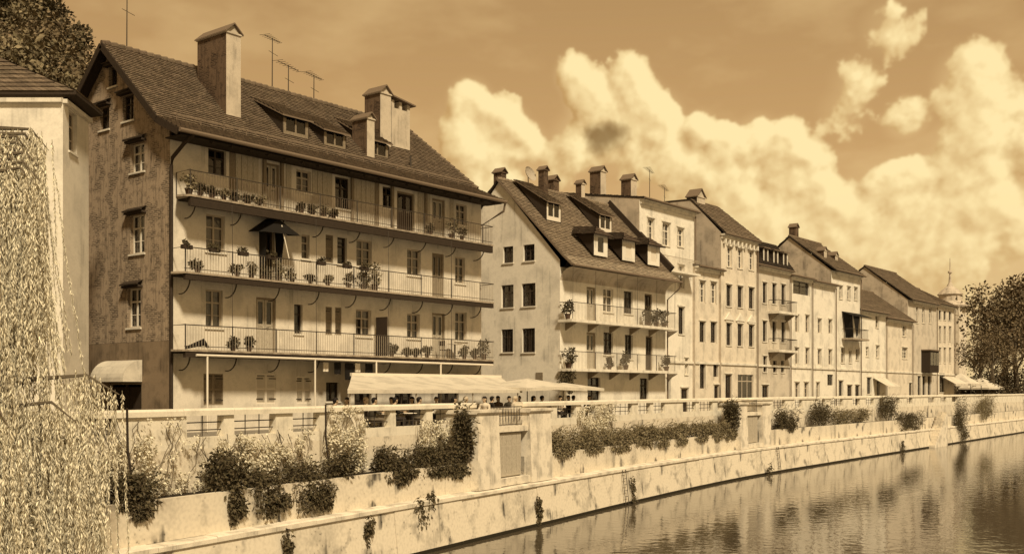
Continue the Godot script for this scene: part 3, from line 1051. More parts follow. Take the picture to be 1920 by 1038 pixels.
	m = MB.new()
	tiles(m, e0, e1, k0, k1)
	tiles(m, k0, k1, r0, r1)
	tiles(m, be1, be0, bk1, bk0, 0.4, 0.3)
	tiles(m, bk1, bk0, r1, r0, 0.4, 0.3)
	tiles(m, e1, be1, k1, bk1, 0.3, 0.2)
	tiles(m, k1, bk1, r1, r1, 0.3, 0.2)
	part(roof, "roof_tiles", m, M.tile).set_meta("kind", "stuff")
	m = MB.new()
	ridge_caps(m, r0, r1)
	ridge_caps(m, r1, k1)
	part(roof, "ridge_tiles", m, M.tile).set_meta("kind", "stuff")
	# barge boards on the alley gable, rafters, and soffit boards coloured dark as shade under the eave
	m = MB.new()
	for s in [[e0, k0], [k0, r0], [r0, bk0], [bk0, be0]]:
		m.bar(s[0] + Vector3(-0.03, -0.12, 0), s[1] + Vector3(-0.03, -0.12, 0), 0.05, 0.26, Vector3.UP)
	part(roof, "barge_board", m, M.dark_wood)
	var x := 0.3
	while x < W:
		m = MB.new()
		m.bar(Vector3(x, eave[1] - 0.24, eave[0] - 0.1), Vector3(x, knee[1] - 0.3, knee[0]), 0.12, 0.14)
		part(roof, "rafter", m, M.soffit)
		x += 0.9
	m = MB.new()
	m.tube([Vector3(xl, eave[1] - 0.06, eave[0] + 0.09), Vector3(xr + 0.05, eave[1] - 0.10, eave[0] + 0.09)], [0.085], 8)
	part(roof, "gutter", m, M.gutter)
	m = MB.new()
	m.tube([Vector3(0.2, eave[1] - 0.12, eave[0] + 0.05), Vector3(0.15, eave[1] - 0.4, 0.7), Vector3(0.0, 10.55, 0.16), Vector3(-0.02, 10.2, 0.11), Vector3(-0.02, 0.1, 0.11)], [0.075], 8)
	part(H, "downpipe", m, M.dark_wood)
	m = MB.new()
	m.tube([Vector3(xr, eave[1] - 0.12, eave[0] + 0.05), Vector3(xr + 0.05, eave[1] - 0.55, eave[0] - 0.1), Vector3(W + 0.12, eave[1] - 1.35, -0.4), Vector3(W + 0.12, 0.1, -0.4)], [0.06], 6)
	part(H, "downpipe", m, M.gutter)
	# vertical boarding of the top storey between the openings, each board its own
	var boards := []
	for b in 3:
		var bm := MB.new()
		bm.box(Vector3(0, 0, 0.004), Vector3(0.27, 2.17, 0.034 + b * 0.006))
		boards.append(bm.mesh())
	x = 2.75
	var bi := 0
	while x < 16.3:
		var free := true
		for h in o:
			if h[1] > 9.0 and x + 0.27 > h[0] - 0.05 and x < h[0] + h[2] + 0.05: free = false
		if free:
			part(H, "plank", boards[bi % 3], M.pale_wood if bi % 7 else M.wood, shift(x, 9.14, 0))
		x += 0.29
		bi += 1
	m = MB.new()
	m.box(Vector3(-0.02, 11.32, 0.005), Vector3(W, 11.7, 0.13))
	part(H, "eave_shade_strip", m, M.soffit)  # added dark strip, stands in for the shadow band below the eave
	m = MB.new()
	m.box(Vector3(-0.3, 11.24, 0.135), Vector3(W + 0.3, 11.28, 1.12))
	part(roof, "shade_soffit", m, M.soffit)  # soffit boards kept near-black to deepen the shade under the eave
	# frames round the top doors
	for h in [[4.40, 9.12], [5.32, 9.12], [9.35, 9.12], [11.9, 9.12], [14.2, 9.12]]:
		m = MB.new()
		m.box(Vector3(0, 0, 0.01), Vector3(0.14, 2.19, 0.12))
		part(H, "wall_post", m, M.wood, shift(h[0], h[1], 0))
	# balconies
	var floors := [3.2, 6.15, 9.1]
	var names_ := ["lowest balcony with pale metal gutter below it", "middle balcony hung with flower boxes", "top balcony in the shade of the eave"]
	for f in 3:
		var y: float = floors[f]
		var z := 1.05 if f < 2 else 1.0
		m = MB.new()
		var xa := -0.3 if f < 2 else -0.05
		var xb := W - 0.2
		m.prism([Vector3(xa + 0.35, y - 0.08, 0.0), Vector3(xa, y - 0.08, 0.5), Vector3(xa + 0.25, y - 0.08, z), Vector3(xb, y - 0.08, z), Vector3(xb + 0.25, y - 0.08, 0.5), Vector3(xb, y - 0.08, 0.0)], Vector3(0, 0.075, 0))
		var bal := part(H, "balcony", m, M.slab)
		bal.set_meta("label", names_[f])
		m = MB.new()
		m.box(Vector3(xa + 0.3, y - (0.42 if f == 2 else 0.30), z - 0.2), Vector3(xb - 0.02, y - 0.081, z - 0.03))
		part(bal, "edge_shade_beam", m, M.dark_wood)  # joist beam coloured dark for the shade below the slab edge
		m = MB.new()
		m.box(Vector3(xa + 0.4, y - 0.14, 0.02), Vector3(xb - 0.1, y - 0.081, z - 0.21))
		part(bal, "shade_soffit", m, M.soffit)  # dark boards, shade under the slab put into their colour
		part(bal, "balusters", railing_mesh(xa + 0.25, xb, z - 0.05, 0.9), M.pale_iron if f < 2 else M.gutter, shift(0, y, 0)).set_meta("kind", "stuff")
		m = MB.new()
		m.tube([Vector3(xa + 0.3, y + 0.02, 0.05), Vector3(xa + 0.3, y + 0.93, 0.05), Vector3(xa + 0.25, y + 0.93, z - 0.05), Vector3(xb, y + 0.93, z - 0.05), Vector3(xb + 0.1, y + 0.93, 0.05)], [0.022], 5)
		m.tube([Vector3(xa + 0.25, y + 0.12, z - 0.05), Vector3(xb, y + 0.12, z - 0.05)], [0.014], 4)
		part(bal, "handrail", m, M.iron)
		var px := xa + 0.3
		var pk := 0
		while px < xb:
			m = MB.new()
			m.tube([Vector3(px, y, z - 0.05), Vector3(px, y + 0.96, z - 0.05)], [0.026], 5)
			part(bal, "rail_post", m, M.iron)
			m = MB.new()                                  # hooked iron bracket that carries the floor
			var pts := []
			for s in 7:
				var a := s / 6.0 * 1.75
				pts.append(Vector3(px + 0.4, y - 0.2 - 0.62 * sin(a) * 0.95, 0.72 - 0.62 * (1 - cos(a)) ))
			m.tube(pts, [0.032, 0.03, 0.03, 0.028, 0.026, 0.024, 0.02], 5)
			part(bal, "bracket", m, M.iron)
			if pk % 2 == 1 and f < 2:
				m = MB.new()
				m.tube([Vector3(px, y + 0.9, z - 0.05), Vector3(px, floors[f + 1] - 0.15, z - 0.08)], [0.014], 4)
				part(bal, "tie_rod", m, M.iron)
			px += 2.16
			pk += 1
	# pale gutter pipe and its posts under the lowest balcony
	m = MB.new()
	m.tube([Vector3(0.4, 2.98, 1.12), Vector3(W - 0.4, 2.93, 1.12)], [0.05], 6)
	for px in [0.9, 6.3, 9.9, 14.2]:
		m.tube([Vector3(px, 2.95, 1.12), Vector3(px, 0.05, 1.12)], [0.04], 6)
	part(H, "pale_pipe", m, M.pale_frame)
	# black door canopy on the middle balcony
	m = MB.new()
	var ca := Vector3(4.62, 8.62, 0.0)
	m.q(ca + Vector3(-0.95, -0.45, 0.0), ca + Vector3(-0.75, -0.52, 0.95), ca + Vector3(0, 0.12, 0.75), ca + Vector3(0, 0.2, 0))
	m.q(ca + Vector3(0, 0.2, 0), ca + Vector3(0, 0.12, 0.75), ca + Vector3(1.0, -0.5, 1.0), ca + Vector3(1.15, -0.4, 0.0))
	m.t3(ca + Vector3(-0.75, -0.52, 0.95), ca + Vector3(1.0, -0.5, 1.0), ca + Vector3(0, 0.12, 0.75))
	m.q(ca + Vector3(-0.42, -2.0, 0.12), ca + Vector3(-0.42, -2.0, 0.5), ca + Vector3(-0.5, -0.3, 0.6), ca + Vector3(-0.42, -0.1, 0.02))
	m.q(ca + Vector3(0.42, -2.0, 0.12), ca + Vector3(0.42, -2.0, 0.4), ca + Vector3(0.5, -0.3, 0.6), ca + Vector3(0.42, -0.1, 0.02))
	var can := part(H, "door_canopy", m, M.black_cloth)
	m = MB.new()
	m.bar(ca + Vector3(0.1, -0.15, 0.85), ca + Vector3(0.45, -1.5, 0.9), 0.04, 0.04)
	part(can, "canopy_strut", m, M.pale_frame)
	# dark board leaning out beside the lower windows
	m = MB.new()
	m.box(Vector3(10.72, 3.22, 0.25), Vector3(10.78, 5.0, 0.95))
	part(H, "screen_board", m, M.dark_wood)
	# chimneys and dormers
	chimney(H, Vector3(3.55, 12.5, -1.3), 0.75, 2.0, 4.1)
	chimney(H, Vector3(11.1, 11.95, -0.75), 0.5, 1.0, 2.45)
	chimney(H, Vector3(13.1, 12.9, -1.9), 0.75, 1.1, 3.35)
	m = MB.new()
	m.box(Vector3(14.0, 13.4, -3.6), Vector3(15.3, 15.75, -2.0))
	var tall := part(H, "chimney", m, M.chimney_coat)
	m = MB.new()
	m.prism([Vector3(13.95, 16.25, -1.8), Vector3(15.55, 16.05, -1.8), Vector3(15.55, 16.05, -3.8), Vector3(13.95, 16.25, -3.8)], Vector3(0, 0.07, 0))
	part(tall, "cover_slab", m, M.gutter)
	m = MB.new()
	for px in [14.0, 14.55, 15.12]:
		m.box(Vector3(px, 15.751, -3.6), Vector3(px + 0.18, 16.14, -2.0))
	part(tall, "flue_wall", m, M.chimney_coat)
	shed_dormer(H, Vector3(7.0, 12.95, -0.95), 1.5, 0.62, 2.0, 1.02)
	shed_dormer(H, Vector3(9.2, 12.8, -0.85), 1.4, 0.55, 2.05, 1.12)
	shed_dormer(H, Vector3(12.0, 12.85, -0.95), 1.5, 0.6, 2.1, 1.25)
	m = MB.new()
	m.tube([Vector3(14.05, 12.5, -0.75), Vector3(14.05, 13.15, -0.75)], [0.05], 6)
	part(H, "vent_pipe", m, M.iron)
	m = MB.new()
	m.bar(Vector3(0.2, 12.35, -0.16), Vector3(W - 0.4, 12.35, -0.16), 0.03, 0.05)
	var sx := 0.4
	while sx < W - 0.5:
		m.bar(Vector3(sx, 12.12, -0.16), Vector3(sx, 12.36, -0.16), 0.03, 0.03)
		sx += 1.1
	part(roof, "snow_rail", m, M.gutter)

# ---------------------------------------------------------------- the tiled house with two balconies
func tiled_house() -> void:
	var at := Vector3(49.41, 0, -35.8)
	var W := 11.84
	var deep := 9.0
	var H := thing("tiled_house", "pale gabled house with two balconies and five roof dormers, across the alley", "house", at)
	var fr := Transform3D.IDENTITY
	var gable := Transform3D(Basis(Vector3.UP, -PI / 2), Vector3.ZERO)
	var o := [[2.69, 5.72, 0.95, 2.05, "door_pale"], [4.45, 6.39, 1.12, 1.43, "pale"], [6.77, 6.42, 1.05, 1.4, "dark"], [9.23, 5.72, 0.92, 2.1, "door_dark"], [2.69, 2.92, 0.96, 2.15, "door_pale"], [4.5, 3.8, 1.06, 1.35, "dark"], [6.89, 3.6, 0.93, 1.5, "dark"], [9.36, 2.92, 0.85, 2.2, "door_dark"], [2.8, 1.0, 1.36, 1.4, "dark"], [8.65, 1.05, 1.04, 1.35, "dark"]]
	part(H, "wall", wall_mesh([[0.0, 0.0, W], [8.7, 0.0, W]], o), M.white)
	for h in o:
		if h[4].begins_with("door"): door(H, fr, h, "pale_wood" if h[4] == "door_pale" else "dark_wood")
		else: window(H, fr, h, h[4], true, "pale_frame" if h[4] == "pale" else "dark_frame")
	var g := [[-4.19, 9.2, 0.77, 0.97, "dark"], [-2.66, 9.2, 0.83, 0.96, "dark"], [-4.32, 6.55, 0.93, 1.34, "mid"], [-2.78, 6.55, 1.02, 1.34, "mid"], [-4.32, 3.9, 0.89, 1.36, "dark"], [-2.74, 3.86, 0.94, 1.4, "dark"]]
	part(H, "side_wall", wall_mesh([[0.0, -deep, 0.0], [9.1, -deep, 0.0], [14.05, -4.55, -4.45]], g), M.white, gable)
	for h in g:
		window(H, gable, h, h[4], true, "dark_frame")
	var m := MB.new()
	for h in [[-4.32, 3.9, 0.89, 1.36], [-2.74, 3.86, 0.94, 1.4]]:
		for k in 5:
			var x: float = h[0] + h[2] * (k + 0.5) / 5.0
			m.bar(Vector3(x, h[1], -0.05), Vector3(x, h[1] + h[3], -0.05), 0.02, 0.02)
	part(H, "window_bars", m, M.iron, gable)
	m = MB.new()
	m.box(Vector3(-1.72, 2.24, -0.02), Vector3(-1.22, 2.67, 0.03))
	part(H, "vent_grille", m, M.wood, gable)
	m = MB.new()
	m.box(Vector3(3.4, 0.02, -4.3), Vector3(W - 0.3, 8.6, -4.2))
	part(H, "inner_wall", m, M.room)
	m = MB.new()
	m.box(Vector3(3.2, 0.02, -deep + 0.4), Vector3(3.3, 12.0, -4.2))
	part(H, "inner_wall", m, M.room)
	m = MB.new()
	m.q(Vector3(W, 0, 0), Vector3(W, 0, -deep), Vector3(W, 8.9, -deep), Vector3(W, 8.9, 0))
	m.q(Vector3(W, 0, -deep), Vector3(0, 0, -deep), Vector3(0, 8.9, -deep), Vector3(W, 8.9, -deep))
	part(H, "wall", m, M.side)
	# roof
	var e0 := Vector3(-0.15, 8.78, 1.0); var e1 := Vector3(W + 0.2, 8.78, 1.0)
	var k0 := Vector3(-0.15, 9.35, 0.35); var k1 := Vector3(W + 0.05, 9.35, 0.35)
	var r0 := Vector3(-0.15, 14.25, -4.5); var r1 := Vector3(W, 14.25, -4.5)
	var b0 := Vector3(-0.15, 8.78, -deep - 1.0); var b1 := Vector3(W, 8.78, -deep - 1.0)
	var dn := Vector3(0, -0.14, 0)
	m = MB.new()
	for f in [[e0, e1, k1, k0], [k0, k1, r1, r0], [b1, b0, r0, r1]]:
		m.q(f[0], f[1], f[2], f[3]); m.q(f[3] + dn, f[2] + dn, f[1] + dn, f[0] + dn)
	for f in [[e0, k0], [k0, r0], [r0, b0], [e1, e0], [k1, e1], [r1, k1], [b1, r1]]:
		m.q(f[0], f[1], f[1] + dn, f[0] + dn)
	var roof := part(H, "roof", m, M.soffit)
	m = MB.new()
	tiles(m, e0, e1, k0, k1, 0.2, 0.17, [0.50, 0.41, 0.30])
	tiles(m, k0, k1, r0, r1, 0.2, 0.17, [0.34, 0.265, 0.185])
	tiles(m, b1, b0, r1, r0, 0.5, 0.35, [0.34, 0.265, 0.185])
	part(roof, "roof_tiles", m, M.tile).set_meta("kind", "stuff")
	m = MB.new()
	ridge_caps(m, r0, r1, [0.34, 0.265, 0.185])
	part(roof, "ridge_tiles", m, M.tile).set_meta("kind", "stuff")
	m = MB.new()                                            # coved plaster cornice under the eave
	for s in 6:
		var a0 := s / 6.0 * PI / 2
		var a1 := (s + 1) / 6.0 * PI / 2
		m.q(Vector3(0.02, 7.95 + 0.7 * sin(a0), 0.01 + 0.85 * (1 - cos(a0))), Vector3(W, 7.95 + 0.7 * sin(a0), 0.01 + 0.85 * (1 - cos(a0))), Vector3(W, 7.95 + 0.7 * sin(a1), 0.01 + 0.85 * (1 - cos(a1))), Vector3(0.02, 7.95 + 0.7 * sin(a1), 0.01 + 0.85 * (1 - cos(a1))))
	part(H, "cornice", m, M.side)
	m = MB.new()
	m.tube([e0 + Vector3(0, -0.05, 0.08), e1 + Vector3(0.1, -0.09, 0.08)], [0.075], 7)
	m.tube([e1 + Vector3(0.05, -0.1, 0.05), e1 + Vector3(0.05, -0.5, -0.1), Vector3(W + 0.1, 7.6, 0.1), Vector3(W + 0.1, 0.1, 0.1)], [0.05], 6)
	part(roof, "gutter", m, M.gutter)
	m = MB.new()
	m.bar(e0 + Vector3(-0.02, -0.05, 0), k0 + Vector3(-0.02, -0.05, 0), 0.05, 0.1)
	m.bar(k0 + Vector3(-0.02, -0.05, 0), r0 + Vector3(-0.02, -0.05, 0), 0.05, 0.1)
	part(roof, "barge_board", m, M.gutter)
	m = MB.new()
	m.bar(r1 + Vector3(0.1, 0.2, 0), k1 + Vector3(0.1, 0.2, 0), 0.35, 0.5)
	part(roof, "fire_wall", m, M.dark_wood)
	# balconies
	for y in [5.68, 2.88]:
		m = MB.new()
		m.box(Vector3(-0.2, y - 0.16, 0.0), Vector3(W - 0.1, y, 0.98))
		var bal := part(H, "balcony", m, M.trim)
		bal.set_meta("label", "upper balcony of the tiled house" if y > 4 else "lower balcony of the tiled house")
		part(bal, "balusters", railing_mesh(0.0, W - 0.2, 0.9, 0.95, 0.14), M.pale_iron, shift(0, y, 0)).set_meta("kind", "stuff")
		m = MB.new()
		m.tube([Vector3(-0.1, y + 0.97, 0.05), Vector3(-0.1, y + 0.97, 0.9), Vector3(W - 0.15, y + 0.97, 0.9), Vector3(W - 0.15, y + 0.97, 0.05)], [0.02], 5)
		part(bal, "handrail", m, M.iron)
		var px := 0.0
		while px < W:
			m = MB.new()
			m.tube([Vector3(px, y, 0.9), Vector3(px, y + 0.97, 0.9)], [0.022], 5)
			part(bal, "rail_post", m, M.iron)
			if y > 4:
				var m2 := MB.new()
				m2.tube([Vector3(px, y + 0.97, 0.9), Vector3(px, 8.6, 0.92)], [0.012], 4)
				part(bal, "tie_rod", m2, M.iron)
			m = MB.new()
			m.prism([Vector3(px + 0.5, y - 0.6, 0.01), Vector3(px + 0.5, y - 0.165, 0.01), Vector3(px + 0.5, y - 0.165, 0.8)], Vector3(0.09, 0, 0))
			part(bal, "bracket", m, M.wood)
			px += 2.3
	# dormers: two long sheds above, three hipped below
	shed_dormer(H, Vector3(2.0, 11.95, -1.9), 1.5, 0.8, 2.3, 1.5, "pale_frame")
	shed_dormer(H, Vector3(7.5, 11.9, -1.85), 1.5, 0.8, 2.3, 1.5, "pale_frame")
	for dx in [3.75, 6.85, 9.85]:
		m = MB.new()
		var w := 0.78
		var h := 1.15
		m.box(Vector3(-w + 0.051, -0.1, -0.06), Vector3(-0.32, h, 0.0)); m.box(Vector3(0.32, -0.1, -0.06), Vector3(w - 0.051, h, 0.0)); m.box(Vector3(-0.32, -0.1, -0.06), Vector3(0.32, 0.12, 0.0)); m.box(Vector3(-0.32, h - 0.14, -0.06), Vector3(0.32, h, 0.0))
		var dm := part(H, "dormer", m, M.white, shift(dx, 9.75, 0.3))
		for cx in [-w, w - 0.05]:
			m = MB.new()
			m.prism([Vector3(cx, -0.1, 0), Vector3(cx, h, 0), Vector3(cx, h + 0.1, -1.25)], Vector3(0.05, 0, 0))
			part(dm, "shade_cheek", m, M.dark_wood)  # side boards painted dark for the shade they lie in
		m = MB.new()
		m.box(Vector3(-0.32, 0.12, -0.05), Vector3(0.32, h - 0.14, -0.04))
		part(dm, "pane", m, M.glass if dx < 5.0 else M.curtain)
		m = MB.new()
		var a := Vector3(-w - 0.25, h - 0.02, 0.25)
		var b := Vector3(w + 0.25, h - 0.02, 0.25)
		var c := Vector3(0, h + 0.55, -0.35)
		var d := Vector3(0, h + 0.7, -2.0)
		var l := Vector3(-w - 0.25, h + 0.1, -1.4)
		var r := Vector3(w + 0.25, h + 0.1, -1.4)
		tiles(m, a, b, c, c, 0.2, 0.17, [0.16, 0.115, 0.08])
		tiles(m, l, a, d, c, 0.2, 0.17, [0.11, 0.08, 0.055])  # left slope has darker tiles, its shade put into the colour
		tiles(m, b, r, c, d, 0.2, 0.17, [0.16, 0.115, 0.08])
		part(dm, "roof_tiles", m, M.tile).set_meta("kind", "stuff")
		m = MB.new()
		m.fan([a, b, r, l], true)
		m.bar(a, b, 0.07, 0.07)
		part(dm, "eave_board", m, M.dark_wood)
	chimney(H, Vector3(0.7, 13.4, -4.9), 0.5, 0.6, 1.4, "brick")
	chimney(H, Vector3(3.3, 13.2, -3.6), 0.42, 0.45, 2.0, "brick")
	chimney(H, Vector3(6.2, 13.4, -5.0), 0.6, 0.6, 1.8, "brick")
	chimney(H, Vector3(7.9, 13.2, -4.0), 0.42, 0.45, 1.9)

# ---------------------------------------------------------------- the row beyond
const HOUSES := [
	{"name": "tall_house", "label": "tall white house with blank side wall rising above the tiled house roof", "x": 61.31, "z": -37.80, "w": 7.54, "h": 14.51, "deep": 9.0, "roof": "low", "rise": 1.50, "tone": "white",
		"wins": [[0.96, 11.92, 0.84, 1.38, "pale"], [2.93, 11.7, 1.02, 1.56, "pale"], [4.99, 11.84, 0.91, 1.29, "pale"], [0.89, 10.95, 0.35, 0.22, "dark"], [5.14, 8.89, 0.84, 1.63, "pale"], [5.14, 5.63, 0.84, 1.9, "dark"], [6.06, 2.76, 0.46, 1.15, "pale"], [3.51, 0.76, 0.51, 1.68, "dark"], [5.52, 0.02, 1.0, 1.74, "door"]]},
	{"name": "narrow_house", "label": "narrow pale house with two window columns and a low tiled roof", "x": 68.52, "z": -37.60, "w": 3.98, "h": 10.61, "deep": 8.0, "roof": "lean", "rise": 1.60, "tone": "cream",
		"wins": [[0.64, 8.04, 0.89, 1.56, "pale"], [2.34, 8.08, 0.92, 1.57, "pale"], [0.64, 5.15, 0.89, 1.48, "dark"], [2.34, 5.18, 0.92, 1.5, "dark"], [0.68, 1.77, 0.89, 1.79, "dark"], [2.8, 2.64, 0.76, 0.95, "dark"], [2.88, 0.02, 0.76, 1.99, "door"]]},
	{"name": "corniced_house", "label": "cream house with three window columns, bracketed cornice and triangular window pediments", "x": 72.16, "z": -37.40, "w": 6.08, "h": 13.34, "deep": 9.0, "roof": "hip", "rise": 2.90, "tone": "cream", "pediment": 5.6,
		"wins": [[0.92, 10.98, 0.83, 1.49, "pale"], [2.68, 11.02, 0.86, 1.49, "pale"], [4.6, 11.07, 0.89, 1.49, "pale"], [0.81, 7.99, 0.87, 1.61, "dark"], [2.66, 8.01, 0.9, 1.62, "dark"], [4.58, 8.04, 0.94, 1.63, "dark"], [0.81, 5.04, 0.87, 1.66, "dark"], [2.66, 5.05, 0.9, 1.67, "dark"], [4.58, 5.07, 0.94, 1.69, "dark"], [0.64, 0.02, 1.04, 2.8, "door"], [2.75, 0.02, 2.67, 2.83, "shop"]]},
	{"name": "mansard_house", "label": "grey house with dark mansard roof, dormers and two small iron balconies", "x": 79.39, "z": -37.90, "w": 6.25, "h": 11.69, "deep": 8.0, "roof": "mansard", "rise": 2.30, "tone": "grey",
		"wins": [[0.88, 8.72, 0.79, 1.65, "dark"], [2.68, 8.77, 0.82, 1.66, "dark"], [4.44, 8.82, 0.85, 1.67, "dark"], [0.88, 5.6, 0.79, 1.65, "dark"], [2.68, 5.63, 0.82, 1.67, "dark"], [4.44, 5.66, 0.85, 1.69, "dark"], [0.98, 3.12, 0.7, 1.26, "dark"], [2.89, 3.11, 0.72, 0.97, "dark"], [4.44, 3.13, 0.63, 0.98, "dark"], [0.78, 0.02, 1.19, 2.02, "door"]]},
	{"name": "loggia_house", "label": "low white house with an open loggia under its roof and paired windows", "x": 86.60, "z": -38.30, "w": 4.61, "h": 11.50, "deep": 9.0, "roof": "low", "rise": 0.60, "tone": "white",
		"wins": [[0.5, 10.01, 3.53, 1.12, "dark"], [0.94, 6.7, 0.78, 1.48, "mid"], [3.15, 6.75, 0.81, 1.5, "mid"], [0.94, 3.92, 0.78, 1.39, "mid"], [3.15, 3.94, 0.81, 1.41, "mid"], [0.94, 0.86, 0.9, 1.44, "mid"], [2.86, 0.85, 0.93, 1.46, "mid"]]},
	{"name": "plain_house", "label": "plain white house with paired windows and a low roof, left of the curtained balcony", "x": 92.22, "z": -38.70, "w": 5.44, "h": 11.48, "deep": 9.0, "roof": "low", "rise": 0.50, "tone": "white",
		"wins": [[1.24, 6.87, 0.8, 1.27, "mid"], [3.73, 6.93, 0.83, 1.28, "mid"], [1.24, 3.99, 0.8, 1.37, "mid"], [3.73, 4.02, 0.83, 1.39, "mid"], [0.9, 0.82, 0.73, 1.51, "mid"], [3.51, 2.1, 1.41, 1.0, "dark"]]},
	{"name": "balcony_house", "label": "white house with a dark curtained balcony high on its front", "x": 98.74, "z": -39.10, "w": 6.44, "h": 12.99, "deep": 8.4, "roof": "gable", "rise": 3.60, "tone": "white", "curtain": true,
		"wins": [[0.86, 10.42, 0.81, 1.23, "pale"], [2.9, 10.5, 0.83, 1.23, "pale"], [4.72, 10.56, 0.86, 1.24, "pale"], [1.27, 4.28, 0.95, 1.44, "mid"], [3.32, 4.31, 0.7, 1.2, "mid"], [5.15, 4.62, 0.86, 1.11, "mid"], [2.35, 6.79, 1.24, 2.08, "dark"], [0.73, 1.09, 1.08, 1.44, "dark"], [2.9, 0.02, 1.25, 2.1, "door"], [5.0, 0.02, 1.15, 2.11, "door"]]},
	{"name": "low_gabled_house", "label": "low white house with a shed roof and shop awnings", "x": 106.60, "z": -39.60, "w": 7.38, "h": 9.74, "deep": 9.0, "roof": "gable", "rise": 4.00, "tone": "white",
		"wins": [[4.18, 8.19, 0.95, 1.23, "mid"], [1.42, 5.1, 0.91, 0.99, "pale"], [4.34, 5.06, 0.95, 1.23, "pale"], [1.72, 1.27, 1.22, 1.65, "dark"], [4.65, 1.03, 0.79, 1.57, "dark"]]},
	{"name": "steep_roofed_house", "label": "white house with a steep slanting gable edge beside a downpipe", "x": 115.50, "z": -40.10, "w": 8.51, "h": 9.42, "deep": 9.0, "roof": "gable", "rise": 3.60, "tone": "cream",
		"wins": [[5.06, 7.7, 1.43, 1.2, "pale"], [5.06, 5.19, 1.8, 1.2, "pale"], [7.41, 0.02, 0.92, 2.42, "door"]]},
	{"name": "bay_house", "label": "grey house with a dark wooden bay window above an arcade", "x": 125.65, "z": -40.60, "w": 9.05, "h": 12.07, "deep": 10.0, "roof": "gable", "rise": 4.20, "tone": "grey", "bay": true,
		"wins": [[1.14, 9.52, 0.96, 1.87, "pale"], [3.46, 9.6, 0.99, 1.89, "pale"], [6.06, 9.7, 1.02, 1.92, "pale"], [1.81, 0.77, 1.16, 2.51, "dark"], [3.56, 0.76, 1.19, 2.54, "dark"], [5.55, 0.75, 1.22, 2.57, "dark"]]},
	{"name": "end_house", "label": "last pale house of the row with ground floor awning", "x": 136.47, "z": -41.10, "w": 7.23, "h": 12.39, "deep": 9.0, "roof": "gable", "rise": 2.60, "tone": "cream",
		"wins": [[0.64, 10.45, 1.08, 1.13, "dark"], [2.6, 10.5, 1.11, 1.13, "dark"], [4.82, 10.56, 1.14, 1.14, "dark"], [0.75, 7.72, 0.86, 1.87, "mid"], [2.71, 7.79, 0.88, 1.89, "mid"], [4.94, 7.87, 0.91, 1.91, "mid"], [0.75, 5.05, 0.86, 1.87, "mid"], [2.71, 5.09, 0.88, 1.89, "mid"], [4.94, 5.13, 0.91, 1.91, "mid"], [0.96, 1.38, 2.18, 2.34, "dark"]]},
]


